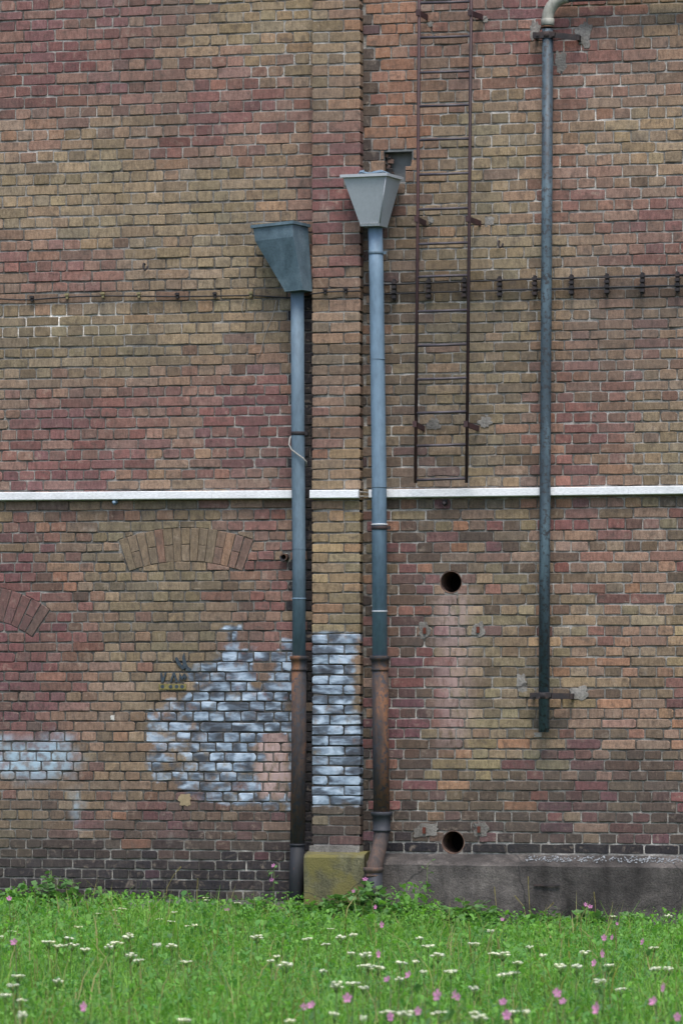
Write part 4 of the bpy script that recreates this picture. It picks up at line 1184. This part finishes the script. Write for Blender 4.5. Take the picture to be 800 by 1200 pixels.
def build_grass(n):
    P = scatter(n, lambda x, y, d: 0.45+0.55*(d/32.0)**2)
    x, y, d = P.T
    pn = patch_noise(x, y, 1.1); pn2 = patch_noise(x, y, 3.0, 5.0)
    h = RNG.gamma(5, 0.027, n)*(1+0.7*pn+0.35*pn2)*(0.65+0.35*RNG.random(n))
    tall = RNG.random(n) < 0.018
    h = np.where(tall, h*2.1+.06, h)
    h = np.clip(h, 0.04, 0.42)
    near = np.where(x > kx0, -0.20, -0.06)-y
    h *= np.where(near < 0.5, np.where(x > at(500, 1070).x, 0.45, 0.75), 1.0)
    w = RNG.uniform(0.0016, 0.0042, n)*(1+0.8*(RNG.random(n) < .15))
    th = RNG.uniform(0, 2*np.pi, n); lean = RNG.gamma(2.0, 0.27, n)*h
    z0 = np.array([ground_z(a, b) for a, b in zip(x, y)])-0.01
    ux, uy = np.cos(th), np.sin(th); sx, sy = -uy, ux
    V = np.zeros((n, 5, 3))
    for i, (f, wd, ln) in enumerate(((0, 1, 0), (0, -1, 0), (.58, .8, .34), (.58, -.8, .34), (1, 0, 1))):
        V[:, i, 0] = x+sx*w*wd+ux*lean*ln; V[:, i, 1] = y+sy*w*wd+uy*lean*ln; V[:, i, 2] = z0+h*f*(1-0.12*ln)
    base = np.arange(n)[:, None]*5
    F = np.concatenate([base+np.array([0, 1, 3]), base+np.array([0, 3, 2]), base+np.array([2, 3, 4])], 0)
    c1, c2, c3, c4 = np.array([.120, .275, .045]), np.array([.200, .365, .062]), np.array([.075, .195, .055]), np.array([.26, .24, .10])
    r = RNG.random(n)[:, None]; mixn = np.clip(0.5+0.8*pn2+0.25*RNG.normal(size=n), 0, 1)[:, None]
    C = c1*(1-mixn)+c2*mixn
    C = np.where(r < .2, c3, C); C = np.where((r > .975) | tall[:, None], c4, C); C = np.where(r > .992, np.array([.16, .075, .04]), C)
    C = C*RNG.uniform(.75, 1.25, (n, 1))
    T = np.ones((n, 5, 4)); T[:, :, :3] = C[:, None, :]
    return tag(tri_mesh('grass', V.reshape(-1, 3), F, T.reshape(-1, 4), M_GRASS), 'long green meadow grass in front of the brick wall', 'grass', kind='stuff')

def build_herbs(n, foot=False):
    P = scatter(n, lambda x, y, d: np.clip(0.22+0.55*((d-20)/11)**2, 0, 1))
    x, y, d = P.T
    if foot:                                       # a ragged belt of taller weeds crowding the wall foot
        x = RNG.uniform(XL, XR, n)
        cl = np.clip(0.5+1.1*patch_noise(x, x*0, 2.3, 4.0), 0.05, 1.0)
        lim = np.where(x > kx0, -0.23, np.where(x > bx0, -0.28, -0.10))
        y = lim-RNG.beta(1.2, 2.0, n)*0.9
    pn = patch_noise(x, y, 1.7, 9.0)
    hz = RNG.uniform(.02, .20, n)*(1+.6*pn)
    near = np.where(x > kx0, -0.20, -0.06)-y
    hz *= np.where((near < 0.5) & (x > at(500, 1070).x), 0.5, 1.0)
    if foot:
        mid_ = np.where((x > at(395, 1070).x) & (x < at(580, 1070).x), 1.25, np.where(x > at(580, 1070).x, 0.6, 0.75))
        hz = RNG.beta(1.1, 1.9, n)*0.34*cl*mid_
    z0 = np.array([ground_z(a, b) for a, b in zip(x, y)])+np.clip(hz, .01, .36)
    L = RNG.uniform(.014, .040, n)*(0.8+0.6*(RNG.random(n) < .3))
    if foot: L = L*1.5
    W = L*RNG.uniform(.35, .75, n)
    th = RNG.uniform(0, 2*np.pi, n); up = RNG.uniform(-1.2, 1.3, n)
    ux, uy, uz = np.cos(th)*np.cos(up), np.sin(th)*np.cos(up), np.sin(up)
    sx, sy = -np.sin(th), np.cos(th); fold = RNG.uniform(.0, .4, n)
    V = np.zeros((n, 6, 3))
    for i, (l, s) in enumerate(((0, 0), (.35, 1), (.75, .8), (1, 0), (.75, -.8), (.35, -1))):
        V[:, i, 0] = x+ux*L*l+sx*W*s*.5; V[:, i, 1] = y+uy*L*l+sy*W*s*.5; V[:, i, 2] = z0+uz*L*l+abs(s)*fold*W*.5-(l**2)*L*.25
    base = np.arange(n)[:, None]*6
    F = np.concatenate([base+np.array(t) for t in ([0, 1, 5], [1, 2, 4], [1, 4, 5], [2, 3, 4])], 0)
    m = np.clip(.5+.9*pn+.3*RNG.normal(size=n), 0, 1)[:, None]
    C = (np.array([.085, .225, .062])*(1-m)+np.array([.150, .325, .055])*m)*RNG.uniform(.7, 1.3, (n, 1))
    T = np.ones((n, 6, 4)); T[:, :, :3] = C[:, None, :]
    return tag(tri_mesh('ground_cover', V.reshape(-1, 3), F, T.reshape(-1, 4), M_GRASS), 'ragged taller herb leaves crowding the wall foot' if foot else 'low leafy herbs growing among the meadow grass', 'ground cover', kind='stuff')
build_grass(85000)
build_herbs(60000)
build_herbs(9000, True)

# ---- countable plants: built once per kind, then copied
def local(name, mb, mat, parent):
    me = bpy.data.meshes.new(name)
    me.from_pydata(mb.v, [], mb.f); me.polygons.foreach_set('use_smooth', mb.sm); me.materials.append(mat)
    o = bpy.data.objects.new(name, me); COL.objects.link(o); o.parent = parent
    return o
def copy_tree(root):
    r = root.copy(); COL.objects.link(r)
    for ch in root.children:
        c = ch.copy(); COL.objects.link(c); c.parent = r
        for g in ch.children:
            d = g.copy(); COL.objects.link(d); d.parent = c
    return r
def leaf_into(mb, p, d, L, W, lobes=False, droop=.3):
    d = Vector(d).normalized(); s = d.cross(Vector((0, 0, 1)))
    s = s.normalized() if s.length > .01 else Vector((1, 0, 0))
    nrm = s.cross(d)
    if not lobes:
        prof = ((0, 0), (.3, .9), (.65, .8), (1, 0))
        a = [p+d*L*t+s*W*.5*w-Vector((0, 0, 1))*L*droop*t*t+nrm*W*.15*w for t, w in prof]; b = [p+d*L*t-s*W*.5*w-Vector((0, 0, 1))*L*droop*t*t+nrm*W*.15*w for t, w in prof]
        mb.add([a[0], a[1], a[2], a[3], b[2], b[1]], [(0, 1, 5), (1, 2, 4, 5), (2, 3, 4)])
    else:                                                  # round lobed mallow leaf
        n = 11; c = p+d*L*.45; ring = []
        for k in range(n):
            an = 2*math.pi*k/n; rr = (.55 if k % 2 else .42)*L
            ring.append(c+d*rr*math.cos(an)+s*rr*W/L*math.sin(an)-Vector((0, 0, 1))*droop*L*.3*(1-math.cos(an))*.5+nrm*.04*L*(k % 2))
        mb.add([c-nrm*.06*L]+ring, [(0, 1+k, 1+(k+1) % n) for k in range(n)])

def yarrow_proto(h, seed):
    rs = random.Random(seed)
    e = bpy.data.objects.new('yarrow_plant', None); e.empty_display_size = .05; COL.objects.link(e)
    st = MB(); top = Vector((rs.uniform(-.02, .02), rs.uniform(-.02, .02), h))
    st.tube([Vector((0, 0, -.02)), top*.5+Vector((.006, 0, 0)), top], .0022, 5)
    lf = MB()
    for k in range(6):
        a = rs.random()*6.3
        leaf_into(lf, top*rs.uniform(.1, .7), (math.cos(a), math.sin(a), .6), rs.uniform(.03, .06), .010)
    fh = MB()
    nh = rs.randint(6, 9)
    for k in range(nh):
        a = 6.28*k/nh+rs.random(); rad = rs.uniform(.006, .034)
        c = top+Vector((rad*math.cos(a), rad*math.sin(a), rs.uniform(-.002, .008)))
        st.tube([top-Vector((0, 0, .03)), c], .0012, 4)
        n = 7; r0 = rs.uniform(.009, .015)
        fh.add([c+Vector((0, 0, .003))]+[c+Vector((r0*math.cos(6.28*j/n)*rs.uniform(.8, 1.2), r0*math.sin(6.28*j/n)*rs.uniform(.8, 1.2), 0)) for j in range(n)]+[c-Vector((0, 0, .010))],
               [(0, 1+j, 1+(j+1) % n) for j in range(n)]+[(n+1, 1+(j+1) % n, 1+j) for j in range(n)])
    local('stem', st, M_STEM, e); local('leaves', lf, M_HERB, e); local('flower_head', fh, M_UMBEL, e)
    return e
def mallow_proto(h, seed, nf=1, leaves=8, stems=1, big=1.0):
    rs = random.Random(seed)
    e = bpy.data.objects.new('mallow_plant', None); e.empty_display_size = .05; COL.objects.link(e)
    st = MB(); lf = MB()
    for q_ in range(stems):
        k_ = 1 if q_ == 0 else rs.uniform(.55, .9)
        sp = 0 if q_ == 0 else rs.uniform(-.13, .13)
        tp_ = Vector((rs.uniform(-.02, .02)+sp, sp*rs.uniform(-.5, .5), h*k_))
        md_ = tp_*.5+Vector((rs.uniform(-.015, .015), 0, 0))
        if q_ == 0: top, mid = tp_, md_
        st.tube([Vector((sp*.3, 0, -.02)), md_, tp_], [.004, .003, .002], 6)
        for k in range(leaves):
            t = rs.uniform(.06, 1.0); p = md_*2*t if t < .5 else md_+(tp_-md_)*(t-.5)*2
            a = rs.random()*6.3; L = rs.uniform(.030, .060)*(1.2-.6*t)*big
            d = Vector((math.cos(a), math.sin(a), rs.uniform(.1, .7)))
            q = p+d*rs.uniform(.015, .05); st.tube([p, q], .0014, 4)
            leaf_into(lf, q, (d.x, d.y, rs.choice((rs.uniform(-1.6, -.3), rs.uniform(.3, 1.4)))), L, L*rs.uniform(.8, 1.1), True)
    local('stem', st, M_STEM, e); local('leaves', lf, M_HERB, e)
    for f in range(nf):
        m = MB(); t = 1-f*.13; c = (mid+(top-mid)*(t-.5)*2)+Vector((rs.uniform(-.02, .02)*(f > 0), -.012, .008))
        face = Vector((rs.uniform(-.5, .5), -.8, .55)).normalized(); u = face.cross(Vector((0, 0, 1))).normalized(); v = u.cross(face)
        rp = .0175
        for k in range(5):
            a = 2*math.pi*k/5+.3
            def D(an): return u*math.cos(an)+v*math.sin(an)
            m.add([c, c+D(a-.50)*rp*.75+face*.006, c+D(a-.22)*rp*1.05+face*.011, c+D(a)*rp*.93+face*.009, c+D(a+.22)*rp*1.05+face*.011, c+D(a+.50)*rp*.75+face*.006], [(0, 1, 2, 3), (0, 3, 4, 5)])
        local('flower', m, M_PINK, e)
    return e

def plant_spot(px, py, h):
    """foot of a plant whose top shows at this place of the photograph"""
    p = ground_at(px, py, h)
    lim = -0.26 if p.x > kx0 else (-0.30 if p.x > bx0 else -0.12)
    while (p.y > lim or (p-CAM_P).dot(CAM_F) > 31.8) and h > -0.2:
        h += 0.01 if p.y > lim else 0.0
        q = ground_at(px, py, h)
        if q.y >= p.y-1e-6: break
        p = q
    return Vector((p.x, p.y, ground_z(p.x, p.y))), h

def zone(px, py):
    a = 'against the wall foot' if py < 1090 else ('in the middle of the meadow' if py < 1145 else 'in the nearest strip of meadow')
    b = 'on the left' if px < 267 else ('below the downpipes' if px < 534 else 'on the right below the plinth')
    return b+' '+a
YA = [(115,1071),(132,1067),(141,1065),(240,1055),(245,1052),(186,1077),(198,1080),(208,1069),(229,1084),(140,1083),(149,1094),(152,1097),(145,1099),(130,1105),(127,1109),(55,1105),(62,1109),(83,1107),(78,1100),(94,1113),(155,1119),(165,1126),(12,1091),(22,1094),(2,1099),(23,1155),(69,1149),(6,1168),(22,1172),(25,1189),(214,1197),(225,1127),(200,1108),(185,1108),(217,1085),(93,1086),(20,1145),
 (280,1058),(302,1098),(364,1101),(387,1107),(398,1098),(386,1089),(419,1096),(429,1119),(410,1118),(320,1121),(333,1130),(319,1127),(430,1133),(440,1134),(425,1133),(375,1138),(396,1156),(412,1154),(420,1158),(393,1153),(388,1189),(346,1197),(427,1193),(503,1109),(495,1100),(511,1119),(466,1129),(483,1127),(467,1147),(529,1139),(462,1187),(475,1188),(520,1188),(500,1139),
 (576,1091),(553,1107),(607,1128),(656,1132),(674,1133),(596,1140),(555,1158),(594,1143),(624,1110),(684,1116),(715,1132),(714,1074),(783,1073),(602,1187),(555,1187),(563,1192),(616,1186),(771,1111),(782,1135),(770,1136),(580,1118),(590,1118),(730,1160),(640,1120),(700,1150)]
protos = [yarrow_proto(.26, 1), yarrow_proto(.30, 2), yarrow_proto(.22, 3)]
hs = [.26, .30, .22]
used = set()
def put(root, i_, loc, h, h0, label, cat, group):
    o = root if i_ not in used else copy_tree(root)
    used.add(i_)
    o.location = loc; o.rotation_euler = (0, 0, random.random()*6.28)
    s = h/h0; o.scale = (1, 1, s)
    return tag(o, label, cat, group)
for i, (px, py) in enumerate(YA):
    k = i % 3
    foot, h = plant_spot(px, py, random.uniform(.18, .30) if py > 1095 else random.uniform(.10, .2))
    tot = max(.06, h-foot.z)
    o = put(protos[k], ('y', k), foot, tot, hs[k], 'white flat-headed yarrow '+zone(px, py), 'flower', 'white yarrow '+zone(px, py))
    sc = random.uniform(.6, 1.25); o.scale = (sc, sc, tot/hs[k])
MA = [(11,1055),(19,1107),(101,1185),(268,1067),(415,1046),(441,1065),(443,1122),(457,1150),(483,1146),(407,1174),(368,1181),(516,1172),(537,1172),(490,1189),(459,1196),(447,1087),(356,1183),(686,1062),(588,1079),(722,1084),(755,1107),(707,1102),(718,1101),(706,1122),(697,1132),(661,1176),(702,1188),(535,1170),(591,1177),(597,1194),(778,1162),(768,1177),(795,1196),(651,1168)]
mp_ = [mallow_proto(.28, 11, 1), mallow_proto(.33, 12, 1), mallow_proto(.24, 13, 1)]
mh = [.28, .33, .24]
for i, (px, py) in enumerate(MA):
    k = i % 3
    foot, h = plant_spot(px, py, random.uniform(.22, .34) if py > 1090 else random.uniform(.15, .3))
    tot = max(.08, h-foot.z)
    o = put(mp_[k], ('m', k), foot, tot, mh[k], 'pink mallow flower '+zone(px, py), 'flower', 'pink mallow '+zone(px, py))
    o.rotation_euler = (0, 0, random.uniform(-.6, .6)); sc = random.uniform(.6, 1.25); o.scale = (sc, sc, tot/mh[k])
# taller weeds against the wall
def weed(px, pytop, Y, nf, seed, label, lv=14, wide=1.0):
    c = at(px, pytop, Y); z = ground_z(c.x, Y)
    e = mallow_proto(c.z-z, seed, nf, lv, 1 if wide < 1.05 else 8, 1.0 if wide < 1.05 else 1.4)
    e.name = 'wall_weed'
    e.location = (c.x, Y, z); e.scale = (wide**.5, wide**.5, 1)
    return tag(e, label, 'weed', 'weeds along the wall foot')
weed(322, 1016, -0.22, 3, 41, 'tall pink-flowered mallow just left of the left downpipe foot', 10)
weed(500, 1012, -0.30, 0, 42, 'tall leafy weed in front of the plinth, right of the bent pipe foot', 10)
weed(432, 1032, -0.42, 1, 43, 'bushy weed in front of the bent pipe foot', 26, 1.5)
weed(452, 1048, -0.45, 0, 44, 'low bushy weed right beside the bent pipe foot', 26, 1.7)
weed(545, 1052, -0.32, 0, 45, 'bushy leafy weed before the plinth below the lower vent', 24, 1.6)
weed(520, 1066, -0.36, 0, 46, 'short broad-leaved weed left of the bushy weed below the lower vent', 24, 1.8)
weed(483, 1062, -0.36, 0, 47, 'short broad-leaved weed between bent pipe foot and lower vent', 24, 1.8)
weed(60, 1020, -0.18, 0, 48, 'tall leafy weed against the left wall foot', 16, 1.3)
weed(88, 1030, -0.18, 0, 49, 'slender leafy weed right of the tall weed at the left wall foot', 14, 1.3)
weed(20, 1040, -0.20, 0, 50, 'leafy weed at the far left wall foot', 22, 1.6)
weed(398, 1050, -0.42, 0, 51, 'leafy weed before the mossy concrete block', 22, 1.5)
weed(372, 1058, -0.40, 0, 52, 'low leafy weed at the left corner of the mossy concrete block', 20, 1.5)
weed(690, 1064, -0.40, 1, 53, 'leafy mallow before the right end of the plinth', 20, 1.4)
weed(640, 1070, -0.40, 0, 54, 'low leafy weed before the middle of the plinth', 22, 1.6)
weed(420, 1044, -0.50, 0, 61, 'leafy weed left of the bent pipe foot, before the block corner', 26, 1.6)
weed(468, 1054, -0.50, 0, 62, 'leafy weed close before the left end of the plinth', 26, 1.7)
weed(505, 1058, -0.55, 0, 63, 'spreading weed before the plinth under the cracked corner', 26, 1.8)
weed(572, 1064, -0.50, 0, 64, 'leafy weed before the plinth right of the lower vent', 24, 1.6)
weed(350, 1056, -0.40, 0, 65, 'leafy weed at the foot of the left downpipe', 22, 1.5)
weed(130, 1046, -0.25, 0, 66, 'low leafy weed before the dark brick courses on the left', 24, 1.6)
weed(735, 1072, -0.45, 0, 67, 'low leafy weed before the far right of the plinth', 22, 1.5)
weed(300, 1056, -0.30, 0, 68, 'low leafy weed left of the left downpipe', 22, 1.5)
# bare flower stalks
def stalk(pts, Y, label):
    P = [at(x, y, Y) for x, y in pts]
    P[0].z = ground_z(P[0].x, Y)-.01
    m = MB(); m.tube(P, [.0042]+[.003]*(len(P)-2)+[.0018], 6)
    for i in range(1, len(P)-1):
        a = random.random()*6.3
        leaf_into(m, P[i], (math.cos(a), -.4, .5), .03, .008)
    for k in range(7):
        t = k/7; q = P[-1]+(P[-2]-P[-1])*t*.5
        m.box(q, (.007, .007, .010))
    return tag(m.build('bare_stalk', M_DRY, None, P[0]), label, 'stalk', 'bare stalks before the wall')
stalk([(622, 1085), (620, 1062), (619, 1045), (618.5, 1028)], -0.35, 'tall thin green stalk in front of the plinth middle')
stalk([(622, 1080), (628, 1073), (640, 1066), (648, 1058)], -0.36, 'bent stalk leaning right in front of the plinth middle')
stalk([(621, 1080), (613, 1062), (603, 1050)], -0.36, 'bent stalk leaning left in front of the plinth middle')
stalk([(582, 1085), (581, 1062), (579, 1040)], -0.35, 'thin stalk in front of the plinth left of the tall thin one')
stalk([(697, 1080), (697, 1060), (695.5, 1046)], -0.36, 'seed-headed grass stalk before the right part of the plinth')
stalk([(192, 1062), (196, 1040), (204, 1025), (212, 1016)], -0.12, 'thin bent stalk against the dark bricks of the left wall')
stalk([(232, 1062), (231, 1045), (232, 1030)], -0.12, 'thin upright stalk against the dark bricks of the left wall')
